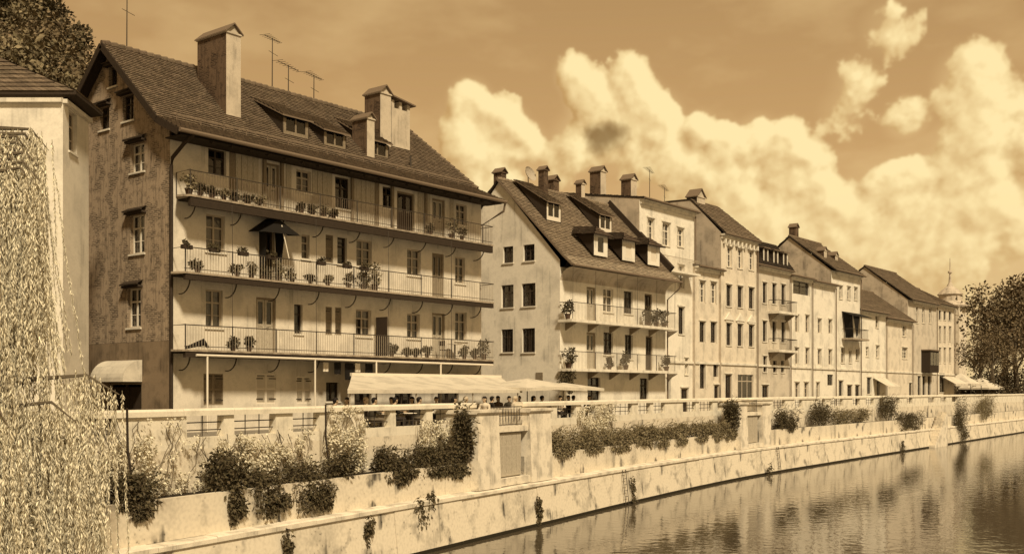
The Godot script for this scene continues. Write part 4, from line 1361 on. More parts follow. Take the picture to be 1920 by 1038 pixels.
func row_of_houses() -> void:
	var end := 61.25
	for c in HOUSES:
		var gap: float = maxf(0.0, c.x - end)
		end = c.x + c.w
		var H := thing(c.name, c.label, "house", Vector3(c.x, 0, c.z))
		var W: float = c.w
		var h: float = c.h
		var deep: float = c.deep
		var wallm: Material = M[c.tone]
		part(H, "wall", wall_mesh([[0.0, -gap, W], [h, -gap, W]], c.wins), wallm)
		var m := MB.new()
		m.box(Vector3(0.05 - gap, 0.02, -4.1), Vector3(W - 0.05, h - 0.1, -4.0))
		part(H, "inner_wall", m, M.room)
		var fr := Transform3D.IDENTITY
		for w in c.wins:
			if w[4] == "door": door(H, fr, w, "dark_wood")
			elif w[4] == "shop":
				var sm := MB.new()
				for k in 4: sm.box(Vector3(w[2] * k / 3.0 - 0.04, 0, -0.06), Vector3(w[2] * k / 3.0 + 0.04, w[3], 0))
				sm.box(Vector3(0, w[3] - 0.55, -0.05), Vector3(w[2], w[3] - 0.47, -0.005)); sm.box(Vector3(0, 0, -0.05), Vector3(w[2], 0.35, -0.005))
				var sw := part(H, "shop_window", sm, M.frame, shift(w[0], w[1], -0.1))
				part(sw, "pane", pane_mesh(w[2], w[3]), M.glass, shift(0, 0, -0.03))
			else: window(H, fr, w, w[4], W > 6.0, "dark_frame" if w[4] == "dark" else "")
		# moulded surrounds over the windows
		for w in c.wins:
			if w[3] > 1.0 and w[4] != "shop":
				var key := "surround%.2f %.2f" % [w[2], w[3]]
				if not cache.has(key):
					m = MB.new()
					m.box(Vector3(-0.12, w[3] + 0.06, 0.002), Vector3(w[2] + 0.12, w[3] + 0.16, 0.09))
					m.box(Vector3(-0.1, 0, 0.002), Vector3(-0.01, w[3] + 0.07, 0.035))
					m.box(Vector3(w[2] + 0.01, 0, 0.002), Vector3(w[2] + 0.1, w[3] + 0.07, 0.035))
					cache[key] = m.mesh()
				part(H, "window_surround", cache[key], M.trim, shift(w[0], w[1], 0))
		# cornice, string courses
		m = MB.new()
		m.box(Vector3(0, h - 0.35, 0.003), Vector3(W, h - 0.12, 0.12)); m.box(Vector3(-0.05, h - 0.119, 0.003), Vector3(W + 0.05, h, 0.32))
		part(H, "cornice", m, M.trim)
		m = MB.new()
		m.box(Vector3(0, 3.55, 0.003), Vector3(W, 3.72, 0.10))
		part(H, "string_course", m, M.trim)
		m = MB.new()
		m.tube([Vector3(W - 0.12, h - 0.3, 0.14), Vector3(W - 0.12, 0.1, 0.14)], [0.05], 6)
		part(H, "downpipe", m, M.gutter)
		_row_roof(H, c, gap, W, h, deep)
		if c.has("pediment"):
			for u in [1.25, 3.1, 5.05]:
				m = MB.new()
				m.prism([Vector3(u - 0.75, 6.95, 0.003), Vector3(u + 0.75, 6.95, 0.003), Vector3(u, 7.55, 0.003)], Vector3(0, 0, 0.1))
				part(H, "pediment", m, M.trim)
			for k in 9:
				m = MB.new()
				m.box(Vector3(0.25 + k * 0.68, h - 0.7, 0.004), Vector3(0.45 + k * 0.68, h - 0.351, 0.25))
				part(H, "cornice_bracket", m, M.trim)
		if c.name == "mansard_house":
			for y in [4.95, 8.1]:
				m = MB.new()
				m.box(Vector3(1.9, y - 0.2, 0.01), Vector3(5.6, y, 1.0))
				var bal := part(H, "balcony", m, M.trim)
				m = railing_mesh(1.95, 5.55, 0.93, 0.9, 0.16)
				m.tube([Vector3(1.95, 0.9, 0.05), Vector3(1.95, 0.9, 0.93), Vector3(5.55, 0.9, 0.93), Vector3(5.55, 0.9, 0.05)], [0.03], 5)
				part(bal, "railing", m, M.iron, shift(0, y, 0))
				for u in [2.1, 5.2]:
					m = MB.new()
					m.prism([Vector3(u, y - 0.8, 0.01), Vector3(u, y - 0.205, 0.01), Vector3(u, y - 0.205, 0.85)], Vector3(0.2, 0, 0))
					part(bal, "bracket", m, M.wood)
		if c.has("curtain"):
			m = MB.new()
			m.box(Vector3(1.5, 6.5, 0.01), Vector3(5.9, 6.66, 1.1))
			var bal := part(H, "balcony", m, M.slab)
			m = railing_mesh(1.55, 5.85, 1.03, 0.9, 0.16)
			m.tube([Vector3(1.55, 0.9, 0.05), Vector3(1.55, 0.9, 1.03), Vector3(5.85, 0.9, 1.03), Vector3(5.85, 0.9, 0.05)], [0.03], 5)
			part(bal, "railing", m, M.iron, shift(0, 6.66, 0))
			m = MB.new()
			m.prism([Vector3(1.5, 9.2, 0.01), Vector3(1.3, 8.75, 1.2), Vector3(6.4, 8.75, 1.2), Vector3(6.4, 9.2, 0.01)], Vector3(0, 0.05, 0))
			m.q(Vector3(2.0, 6.7, 0.2), Vector3(2.0, 6.7, 1.0), Vector3(1.6, 8.9, 1.0), Vector3(1.6, 9.1, 0.1))
			m.q(Vector3(3.0, 6.7, 0.9), Vector3(1.7, 8.9, 1.05), Vector3(3.4, 8.9, 1.05), Vector3(3.2, 7.0, 0.95))
			part(bal, "shade_curtain", m, M.black_cloth)
		if c.has("bay"):
			m = MB.new()
			m.box(Vector3(3.2, 3.75, 0.01), Vector3(6.6, 6.3, 1.0))
			var bay := part(H, "bay_window", m, M.dark_wood)
			for k in 3:
				m = MB.new()
				m.box(Vector3(3.4 + k * 1.08, 4.6, 1.001), Vector3(4.3 + k * 1.08, 6.1, 1.03))
				part(bay, "pane", m, M.glass)
			m = MB.new()
			m.box(Vector3(3.1, 6.301, 0.01), Vector3(6.7, 6.45, 1.12))
			part(bay, "bay_roof", m, M.gutter)

func _row_roof(H: Node3D, c: Dictionary, gap: float, W: float, h: float, deep: float) -> void:
	var rise: float = c.rise
	var m := MB.new()
	var tone := [0.25, 0.19, 0.13]
	var x0 := -gap - 0.02
	var x1 := W + 0.02
	var side := MB.new()
	var tl := MB.new()
	var dn := Vector3(0, -0.12, 0)
	var faces := []
	match c.roof:
		"low", "lean":
			var a := Vector3(x0, h + 0.05, 0.35); var b := Vector3(x1, h + 0.05, 0.35)
			var e := Vector3(x1, h + rise, -deep); var d := Vector3(x0, h + rise, -deep)
			faces = [[a, b, e, d]]
			tiles(tl, a, b, d, e, 0.32, 0.26, tone)
			for s in [x0 + 0.021, x1 - 0.021]:
				var p := [Vector3(s, 0, 0), Vector3(s, h + 0.05, 0), Vector3(s, h + rise - 0.1, -deep), Vector3(s, 0, -deep)]
				side.fan(p, s > 0.5)
		"hip", "mansard":
			var inset := 2.6 if c.roof == "hip" else 1.1
			var a := Vector3(x0, h + 0.05, 0.4); var b := Vector3(x1, h + 0.05, 0.4)
			var bb := Vector3(x1, h + 0.05, -deep); var ba := Vector3(x0, h + 0.05, -deep)
			var p := Vector3(x0 + (0.0 if c.roof == "hip" else 0.3), h + rise, -inset); var q := Vector3(x1 - (1.6 if c.roof == "hip" else 0.3), h + rise, -inset)
			var pb := Vector3(p.x, h + rise + 0.1, -deep + inset); var qb := Vector3(q.x, h + rise + 0.1, -deep + inset)
			faces = [[a, b, q, p], [b, bb, qb, q], [bb, ba, pb, qb], [p, q, qb, pb]]
			if c.roof != "hip": faces.append([ba, a, p, pb])
			tiles(tl, a, b, p, q, 0.3, 0.24, [0.05, 0.037, 0.026] if c.roof == "mansard" else tone)
			tiles(tl, b, bb, q, qb, 0.4, 0.3, tone)
			for s in [x0 + 0.021, x1 - 0.021]:
				var w := [Vector3(s, 0, 0), Vector3(s, h + 0.04, 0), Vector3(s, h + 0.04, -deep), Vector3(s, 0, -deep)]
				if c.roof == "hip" and s < 0.5: w = [Vector3(s, 0, 0), Vector3(s, h + 0.1, 0), Vector3(s, h + rise - 0.08, -inset), Vector3(s, h + rise - 0.08, -deep + inset), Vector3(s, h + 0.04, -deep), Vector3(s, 0, -deep)]
				side.fan(w, s > 0.5)
			if c.roof == "mansard":
				for u in [1.2, 3.1, 5.0]:
					var dmr := MB.new()
					dmr.box(Vector3(u - 0.45, h + 0.1, -1.2), Vector3(u + 0.45, h + 1.45, 0.12))
					var dm := part(H, "dormer", dmr, M.dark_wood)
					dmr = MB.new()
					dmr.box(Vector3(u - 0.45, h + 0.2, 0.121), Vector3(u - 0.3, h + 1.4, 0.16)); dmr.box(Vector3(u + 0.3, h + 0.2, 0.121), Vector3(u + 0.45, h + 1.4, 0.16))
					part(dm, "dormer_window", dmr, M.trim)
					dmr = MB.new()
					dmr.prism([Vector3(u - 0.6, h + 1.452, 0.3), Vector3(u + 0.6, h + 1.452, 0.3), Vector3(u + 0.5, h + 1.8, -1.2), Vector3(u - 0.5, h + 1.8, -1.2)], Vector3(0, 0.08, 0))
					part(dm, "dormer_roof", dmr, M.gutter)
		"gable":
			var a := Vector3(x0 - 0.1, h + 0.02, 0.5); var b := Vector3(x1 + 0.1, h + 0.02, 0.5)
			var r := Vector3(x0 - 0.1, h + rise, -deep / 2); var s2 := Vector3(x1 + 0.1, h + rise, -deep / 2)
			var ba := Vector3(x0 - 0.1, h + 0.02, -deep - 0.5); var bb := Vector3(x1 + 0.1, h + 0.02, -deep - 0.5)
			faces = [[a, b, s2, r], [bb, ba, r, s2]]
			tiles(tl, a, b, r, s2, 0.32, 0.26, tone)
			tiles(tl, bb, ba, s2, r, 0.5, 0.4, tone)
			ridge_caps(tl, r, s2, tone)
			for s in [x0 + 0.021, x1 - 0.021]:
				var w := [Vector3(s, 0, 0), Vector3(s, h, 0), Vector3(s, h + rise - 0.15, -deep / 2), Vector3(s, h, -deep), Vector3(s, 0, -deep)]
				side.fan(w, s > 0.5)
	for f in faces:
		m.q(f[0], f[1], f[2], f[3])
		m.q(f[3] + dn, f[2] + dn, f[1] + dn, f[0] + dn)
		for i in 4:
			m.q(f[(i + 1) % 4], f[i], f[i] + dn, f[(i + 1) % 4] + dn)
	side.q(Vector3(W, 0, -deep), Vector3(-gap, 0, -deep), Vector3(-gap, h, -deep), Vector3(W, h, -deep))
	part(H, "side_wall", side, M.side)
	var roof := part(H, "roof", m, M.soffit)
	part(roof, "roof_tiles", tl, M.tile).set_meta("kind", "stuff")
	m = MB.new()
	var gz: float = 0.42 if c.roof != "gable" else 0.58
	m.tube([Vector3(x0, h + 0.0, gz), Vector3(x1, h - 0.03, gz)], [0.07], 6)
	part(roof, "gutter", m, M.gutter)
	match c.name:
		"tall_house":
			chimney(H, Vector3(0.35, h + 0.4, -3.4), 0.7, 0.9, 1.9)
			chimney(H, Vector3(1.1, h + 0.2, -1.4), 0.75, 0.8, 1.4)
			m = MB.new()
			m.box(Vector3(0.5, 9.75, 0.01), Vector3(6.6, 9.9, 1.0))
			var bal := part(H, "balcony", m, M.trim)
			m = railing_mesh(0.6, 6.5, 0.93, 0.9, 0.16)
			m.tube([Vector3(0.6, 0.9, 0.05), Vector3(0.6, 0.9, 0.93), Vector3(6.5, 0.9, 0.93), Vector3(6.5, 0.9, 0.05)], [0.02], 5)
			part(bal, "railing", m, M.pale_iron, shift(0, 9.9, 0))
		"corniced_house":
			chimney(H, Vector3(0.5, h + 1.2, -2.3), 1.3, 0.9, 1.9, "chimney_coat", "dark_wood")
		"mansard_house":
			chimney(H, Vector3(2.6, h + 1.6, -3.0), 0.9, 0.8, 1.7)
		"balcony_house":
			chimney(H, Vector3(0.6, h + 0.8, -1.4), 0.7, 0.7, 1.3)
			chimney(H, Vector3(3.4, h + 0.8, -1.4), 0.7, 0.7, 1.1)
			chimney(H, Vector3(0.4, h + 3.0, -4.2), 0.7, 0.7, 1.6, "brick")
		"low_gabled_house":
			chimney(H, Vector3(2.4, h + 3.0, -4.2), 1.2, 0.9, 2.2, "brick")

# ---------------------------------------------------------------- chamfered house by the willow
func chamfered_house() -> void:
	# corners in plan, river side first
	var p: Array[Vector3] = [Vector3(19.25, 0, -35.24), Vector3(21.3, 0, -37.14), Vector3(17.6, 0, -46.5), Vector3(10.0, 0, -50.0), Vector3(11.2, 0, -45.4)]
	var H := thing("corner_house", "white corner house behind the willow with one small window", "house", p[0])
	var h := 11.9
	for i in 5:
		var a: Vector3 = p[i] - p[0]
		var b: Vector3 = p[(i + 1) % 5] - p[0]
		if i == 4:
			a = p[4] - p[0]
			b = Vector3.ZERO
		var l := (b - a).length()
		var d := (b - a).normalized()
		var fr := Transform3D(Basis(d, Vector3.UP, d.cross(Vector3.UP)), a)
		var holes := []
		if i == 0: holes = [[0.6, 10.1, 0.85, 1.45]]
		if i == 4: holes = [[3.0, 7.0, 1.0, 1.5], [7.5, 7.0, 1.0, 1.5], [7.5, 3.5, 1.0, 1.5]]
		part(H, "wall", wall_mesh([[0.0, 0.0, l], [h, 0.0, l]], holes), M.white, fr)
		for o in holes: window(H, fr, o, "pale" if i == 0 else "mid", true, "frame")
	var m := MB.new()
	var inner := []
	var c: Vector3 = Vector3(14.6, 0, -43.6) - p[0]
	for q in p: inner.append((q - p[0]).lerp(c, 0.3))
	for i in 5:
		m.q(inner[i], inner[(i + 1) % 5], inner[(i + 1) % 5] + Vector3(0, h, 0), inner[i] + Vector3(0, h, 0))
	part(H, "inner_wall", m, M.room)
	m = MB.new()
	var tl := MB.new()
	var top := c + Vector3(0, h + 4.6, 0)
	for i in 5:
		var a: Vector3 = p[i] - p[0]
		var b: Vector3 = p[(i + 1) % 5] - p[0]
		var ea := a + (a - c).normalized() * 0.5 + Vector3(0, h + 0.1, 0)
		var eb := b + (b - c).normalized() * 0.5 + Vector3(0, h + 0.1, 0)
		m.t3(ea, eb, top)
		m.q(a + Vector3(0, h - 0.1, 0), b + Vector3(0, h - 0.1, 0), eb + Vector3(0, -0.12, 0), ea + Vector3(0, -0.12, 0))
		m.q(ea + Vector3(0, -0.12, 0), eb + Vector3(0, -0.12, 0), eb, ea)
		tiles(tl, ea, eb, top, top, 0.22, 0.2)
	var roof := part(H, "roof", m, M.dark_wood)
	part(roof, "roof_tiles", tl, M.tile).set_meta("kind", "stuff")
	m = MB.new()
	for i in [0, 4]:
		var a: Vector3 = p[i] - p[0]
		var b: Vector3 = p[(i + 1) % 5] - p[0]
		m.bar(a + Vector3(0, h - 0.22, 0), b + Vector3(0, h - 0.22, 0), 0.3, 0.14)
	part(H, "cornice", m, M.trim)

# ---------------------------------------------------------------- foliage
# leaves in clumps spread through an ellipsoid; tone is the leaf's own colour, with a little difference from leaf to leaf
func foliage(m: MB, c: Vector3, r: Vector3, count: int, size: float, tone: Array, clumps := 14, hang := 0.0) -> void:
	m.tinted = true
	var cs := []
	for i in clumps:
		var d := rdir() * pow(rng.randf(), 0.4)
		cs.append([c + Vector3(d.x * r.x, d.y * r.y, d.z * r.z) * 0.8, rv(0.28, 0.5)])
	for i in count:
		var k: Array = cs[rng.randi() % clumps]
		var d := rdir() * pow(rng.randf(), 0.45) * (k[1] as float)
		var p: Vector3 = k[0] + Vector3(d.x * r.x, d.y * r.y, d.z * r.z)
		var t := rv(0.6, 1.45)
		m.tint = Color(tone[0] * t, tone[1] * t, tone[2] * t)
		var dir := (d.normalized() + rdir() * 0.8 + Vector3(0, -hang, 0)).normalized()
		var side := dir.cross(rdir()).normalized()
		var s := size * rv(0.6, 1.3)
		m.leaf(p, dir, side, s, s * 0.32)

const DARK := [0.075, 0.060, 0.034]
const MID := [0.17, 0.14, 0.085]
const PALE := [0.62, 0.575, 0.45]

func bush(label: String, x: float, w: float, y0: float, y1: float, tone: Array, mat_: String, o := 1.35, count := 900, group := "shrubs in the quay planting strip") -> void:
	var h := y1 - y0
	w *= 1.12
	var B := thing("planter_shrub", label, "shrub", bank(x, o, -1.26), along(x), group)
	var m := MB.new()
	for i in 7:
		var a := rv(-0.4, 0.4) * w
		m.tube([Vector3(a * 0.4, -0.05, rv(-0.1, 0.1)), Vector3(a * 0.8, (y1 + 1.26) * 0.4, rv(-0.1, 0.3)), Vector3(a, (y1 + 1.26) * 0.8, rv(-0.1, 0.4))], [0.02, 0.014, 0.006], 4)
	part(B, "stems", m, M.bark).set_meta("kind", "stuff")
	m = MB.new()
	foliage(m, Vector3(0, (y0 + y1) / 2 + 1.26, 0.12), Vector3(w * 0.54, h * 0.58, 0.55), count * 2, 0.12, tone, 22, 0.3)
	for i in int(w * 16.0) + 14:     # sprays that arch out and droop
		var p := Vector3(rv(-0.5, 0.5) * w, lerpf(y0, y1, rv(0.35, 1.0)) + 1.26, rv(0.0, 0.35))
		var go := Vector3(rv(-0.6, 0.6), rv(0.1, 0.9), rv(0.0, 0.6)).normalized()
		for j in 11:
			var t := rv(0.7, 1.5)
			m.tint = Color(tone[0] * t, tone[1] * t, tone[2] * t)
			var dir := (go + rdir() * 0.6).normalized()
			m.leaf(p, dir, dir.cross(rdir()).normalized(), rv(0.07, 0.13), 0.022)
			p += go * 0.055
			go = (go + Vector3(0, -0.13, 0)).normalized()
	if y0 < -1.3:     # growth spilling over the edge of the strip
		foliage(m, Vector3(0, y0 + 1.26 + h * 0.2, 0.5), Vector3(w * 0.42, h * 0.35, 0.14), count * 2 / 3, 0.12, tone, 12, 1.0)
	part(B, "leaves", m, M[mat_])

func vine(label: String, x0: float, x1: float, y0: float, y1: float, tone: Array, mat_: String, count: int, o := 1.86) -> void:
	# climber on the face of the wall: stems up the stone, leaves standing off it
	var mid := (x0 + x1) / 2
	var base := bank(mid, o, -1.26)
	var B := thing("climbing_vine", label, "vine", base, 0.0)
	var m := MB.new()
	var l := MB.new()
	l.tinted = true
	var stems := int(maxf(4.0, (x1 - x0) * 4.0))
	for i in stems:
		var x := rv(x0, x1)
		var pts := []
		var y := -1.26
		while y < y1:
			pts.append(bank(x, o - 0.03 - rv(0, 0.1), y) - base)
			x += rv(-0.25, 0.25)
			x = clampf(x, x0, x1)
			y += rv(0.2, 0.35)
		if pts.size() > 1: m.tube(pts, [0.012], 4)
	var f := noise(int(x0 * 10.0), 0.9, 3)
	for i in count * 4:
		var x := rv(x0, x1)
		var y := rv(y0, y1)
		var rim := minf(minf(x - x0, x1 - x) / (0.3 * (x1 - x0)), (y1 - y) / (0.5 * (y1 - y0)))      # thins out towards its ends
		if f.get_noise_2d(x * 1.4, y * 1.4) < rv(-0.35, 0.1) + (1.0 - minf(rim, 1.0)) * 0.45: continue
		var t := rv(0.6, 1.3)
		l.tint = Color(tone[0] * t, tone[1] * t, tone[2] * t)
		var p := bank(x, o - rv(0.02, 0.3), y) - base
		var dir := (Vector3(0, -0.5, 0.9) + rdir() * 0.8).normalized()
		var s := rv(0.05, 0.11)
		l.leaf(p, dir, dir.cross(rdir()).normalized(), s, s * 0.36)
	part(B, "stems", m, M.bark).set_meta("kind", "stuff")
	part(B, "leaves", l, M[mat_])

func planting() -> void:
	bush("dark shrub spilling over the quay wall beside the first iron pole", 15.5, 1.55, -1.51, -0.57, DARK, "leaf_dark")
	bush("tall dark shrub standing left of the three shrubs below the shuttered windows", 18.95, 1.1, -1.84, -0.09, DARK, "leaf_dark", 1.3, 1100)
	bush("dark shrub trailing down the wall, second of three between the iron poles", 20.39, 1.8, -1.95, -0.75, DARK, "leaf_dark", 1.25)
	bush("wide dark shrub trailing down the wall just left of the second iron pole", 22.4, 2.5, -2.0, -0.6, DARK, "leaf_dark", 1.25, 1500)
	bush("small dark shrub just right of the second iron pole", 24.16, 0.9, -1.2, -0.5, DARK, "leaf_dark", 1.35, 500)
	var far := ["leftmost shrub of the hedge left of the tall gate", "middle shrub of the hedge left of the tall gate", "shrub of the hedge touching the tall gate", "first shrub right of the tall gate", "second shrub right of the tall gate", "third shrub right of the tall gate", "fourth shrub right of the tall gate", "fifth shrub right of the tall gate", "sixth shrub right of the tall gate, below the tall white house", "first of the three shrubs before the distant gate", "middle of the three shrubs before the distant gate", "last of the three shrubs before the distant gate"]
	var spots := [[27.19, 2.0, -1.5, -0.51], [29.41, 2.5, -1.52, -0.5], [30.9, 2.0, -1.58, -0.5], [40.2, 2.9, -1.33, -0.28], [43.3, 3.4, -1.37, -0.38], [46.86, 3.4, -1.41, -0.43], [49.85, 3.3, -1.45, -0.41], [52.62, 3.0, -1.45, -0.44], [55.23, 3.0, -1.5, -0.36], [58.9, 2.9, -1.42, -0.47], [61.6, 3.0, -1.45, -0.48], [63.6, 2.4, -1.5, -0.45]]
	for i in spots.size():
		var s: Array = spots[i]
		var pale: bool = i >= 3
		bush("%s %s" % ["grey green" if pale else "dark", far[i]], s[0], s[1], s[2], s[3], MID if pale else DARK, "leaf_mid" if pale else "leaf_dark", 1.35, 1100)
	bush("round dark shrub right of the distant gate, below the mansard house", 74.5, 4.2, -1.4, 0.3, DARK, "leaf_dark", 1.3, 1300)
	bush("bushy dark shrub overtopping the parapet below the loggia house", 82.8, 4.6, -1.3, 0.75, DARK, "leaf_dark", 1.4, 1300)
	bush("low grey shrub below the plain white house", 87.8, 4.2, -1.2, -0.1, MID, "leaf_mid", 1.4, 700)
	bush("low grey shrub below the house with the curtained balcony", 92.2, 4.2, -1.2, -0.1, MID, "leaf_mid", 1.4, 700)
	bush("dark creeper mound hanging over the parapet left of the water steps", 100.7, 5.0, -0.9, 0.95, DARK, "leaf_dark", 1.5, 1100)
	bush("long dark creeper drooping down the wall left of the water steps", 106.0, 8.5, -2.1, -0.6, DARK, "leaf_dark", 1.1, 1500)
	bush("dark creeper hanging to the water right of the steps", 124.5, 5.0, -4.0, 0.8, DARK, "leaf_dark", 0.5, 1500)
	bush("creeper on the wall right of the water steps, farthest along the quay", 138.0, 10.0, -1.8, 0.9, MID, "leaf_mid", 1.0, 1500)
	vine("pale vine covering the wall below the first parapet openings beside the willow", 12.0, 18.0, -1.2, 0.9, PALE, "leaf_pale", 2600)
	vine("pale vine covering the wall between the two iron poles", 18.0, 23.4, -1.25, 0.45, PALE, "leaf_pale", 3000)
	vine("pale curling vine on the parapet pier right of the second iron pole", 24.1, 26.4, -1.2, 1.15, PALE, "leaf_pale", 1500)
	vine("pale vine on the wall behind the hedge left of the tall gate", 29.5, 32.2, -1.1, 0.5, PALE, "leaf_pale", 900)
	bush("dark ivy column clinging to the left pier of the tall gate", 31.55, 0.62, -1.0, 0.95, DARK, "leaf_dark", 1.1, 1700)
	bush("dark ivy column clinging to the left pier of the distant gate", 64.1, 1.0, -0.9, 0.95, DARK, "leaf_dark", 1.1, 1300)
	vine("pale spreading vine on the parapet between the tall gate and the tall house", 43.6, 48.0, -1.0, 0.95, PALE, "leaf_pale", 2200)
	# weeds in the joints of the lower wall
	var where := ["below the hedge left of the tall gate", "low on the wall beside the willow", "under the second iron pole", "below the tall gate", "right of the tall gate above the water", "below the distant gate at the waterline", "far along the wall before the steps"]
	var wx := [[28.0, -2.45, 0.9, 0.8], [20.4, -3.0, 0.4, 0.7], [24.6, -2.9, 0.3, 0.6], [36.5, -3.2, 0.25, 0.6], [46.9, -3.4, 0.3, 0.9], [68.6, -3.8, 0.5, 0.7], [101.0, -3.7, 0.6, 0.8]]
	for i in wx.size():
		var w: Array = wx[i]
		var o: float = 0.45 * (w[1] + 4.18) / 1.66
		var base := bank(w[0], o, w[1])
		var B := thing("wall_weed", "dark weeds hanging from the wall, " + where[i], "weed", base, along(w[0]), "weeds on the river wall")
		var m := MB.new()
		foliage(m, Vector3(0, -w[3] * 0.3, 0.05), Vector3(w[2], w[3] * 1.2, 0.12), 260, 0.13, DARK, 9, 1.6)
		part(B, "leaves", m, M.leaf_dark)

# ---------------------------------------------------------------- willow
func willow() -> void:
	rng.seed = 2024
	var base := Vector3(10.95, -1.3, -25.4)
	var Wt := thing("willow_tree", "weeping willow with pale hanging strands at the water's edge", "tree", base)
	var m := MB.new()
	m.tube([Vector3(0, -0.6, 0), Vector3(0.15, 1.2, 0.1), Vector3(0.0, 3.2, 0.2), Vector3(0.3, 5.6, 0.1), Vector3(0.4, 8.2, 0.2)], [0.55, 0.42, 0.36, 0.26, 0.12], 9)
	part(Wt, "trunk", m, M.bark)
	var br := MB.new()
	var hooks := []
	for i in 66:
		var an := i * 2.39996
		var h := 0.8 + 8.4 * fposmod(i * 0.618034, 1.0)
		var reach := rv(1.4, 2.6) + (1.2 if h < 5.8 else -0.15)
		if i >= 54:                      # low boughs leaning out over the river wall
			an = rv(-0.9, 1.9)
			h = rv(0.4, 3.2)
			reach = rv(2.2, 3.9)
		var d := Vector3(cos(an), 0, sin(an))
		var a := Vector3(0.2, h - 0.8, 0.15)
		var b := a + d * reach * 0.45 + Vector3(0, 0.9, 0)
		var c := a + d * reach * 0.8 + Vector3(0, 1.0, 0)
		var e := a + d * reach + Vector3(0, 0.55, 0)
		br.tube([a, b, c, e], [0.09, 0.06, 0.035, 0.012], 5)
		for k in 40:
			var t := rng.randf()
			var p: Vector3 = b.lerp(c, t * 2.0) if t < 0.5 else c.lerp(e, t * 2.0 - 1.0)
			hooks.append(p + Vector3(rv(-0.4, 0.4), rv(-0.15, 0.2), rv(-0.4, 0.4)) * rv(0.2, 0.8))
	part(Wt, "branches", br, M.bark)
	var kinds := []
	for v in 5:
		var s := MB.new()
		s.tinted = true
		var long := [2.6, 3.4, 4.2, 5.0, 5.8][v] as float
		var p := Vector3.ZERO
		var pts := [p]
		var sway := rv(-0.12, 0.12)
		var swz := rv(-0.12, 0.12)
		while p.y > -long:
			p += Vector3(sway * rv(0.2, 1.0) * 0.3, -0.16, swz * rv(0.2, 1.0) * 0.3)
			pts.append(p)
			for j in 7:
				var t := rv(0.65, 1.3)
				s.tint = Color(0.74 * t, 0.69 * t, 0.54 * t)
				var dir := (Vector3(0, -1.5, 0) + rdir() * 0.7).normalized()
				s.leaf(p + Vector3(rv(-0.02, 0.02), rv(0, 0.16), rv(-0.02, 0.02)), dir, dir.cross(rdir()).normalized(), rv(0.08, 0.16), 0.013)
		s.tint = Color(0.25, 0.21, 0.14)
		s.tube(pts, [0.008], 3, false)
		kinds.append(s.mesh())
	for v in 5:
		var where := []
		for i in hooks.size():
			if i % 5 == v: where.append(hooks[i])
		var mm := MultiMesh.new()
		mm.transform_format = MultiMesh.TRANSFORM_3D
		mm.mesh = kinds[v]
		mm.instance_count = where.size()
		for i in where.size():
			mm.set_instance_transform(i, Transform3D(Basis(Vector3.UP, rv(0, TAU)).scaled(Vector3.ONE * rv(0.8, 1.15)), where[i]))
		var o := MultiMeshInstance3D.new()
		o.name = "hanging_strands"
		o.multimesh = mm
		o.material_override = M.leaf_pale
		o.set_meta("kind", "stuff")
		Wt.add_child(o, true)
	# ground cover below the willow
	bush("pale tangle of low growth at the foot of the willow", 11.5, 3.0, -2.4, -0.6, PALE, "leaf_pale", 1.0, 2200)

# ---------------------------------------------------------------- far things
func crown_mesh(seed_: int, count: int, leaf: float, tone: Array) -> ArrayMesh:
	rng.seed = seed_
	var m := MB.new()
	for i in 9:
		var d := rdir()
		foliage(m, Vector3(d.x * 2.1, 6.0 + d.y * 2.0, d.z * 2.1), Vector3(2.0, 1.6, 2.0), count / 9, leaf, tone, 12)
	return m.mesh()

func trunk_mesh() -> ArrayMesh:
	var m := MB.new()
	m.tube([Vector3(0, -1, 0), Vector3(0.1, 2.0, 0), Vector3(-0.1, 4.2, 0.1), Vector3(0.1, 6.5, 0)], [0.35, 0.26, 0.2, 0.08], 7)
	for i in 7:
		var a := i * 2.4
		var y := 2.6 + i * 0.4
		m.tube([Vector3(0, y, 0), Vector3(cos(a) * 1.2, y + 1.2, sin(a) * 1.2), Vector3(cos(a) * 2.4, y + 2.2, sin(a) * 2.4)], [0.12, 0.07, 0.02], 5)
	return m.mesh()

func tree(label: String, at: Vector3, s: Vector3, turn: float, crown: Mesh, trunk: Mesh, mat_: String, group: String) -> void:
	var t := thing("broadleaf_tree", label, "tree", at, turn, group)
	part(t, "trunk", trunk, M.bark, Transform3D(Basis.from_scale(s), Vector3.ZERO))
	part(t, "crown", crown, M[mat_], Transform3D(Basis.from_scale(s), Vector3.ZERO))

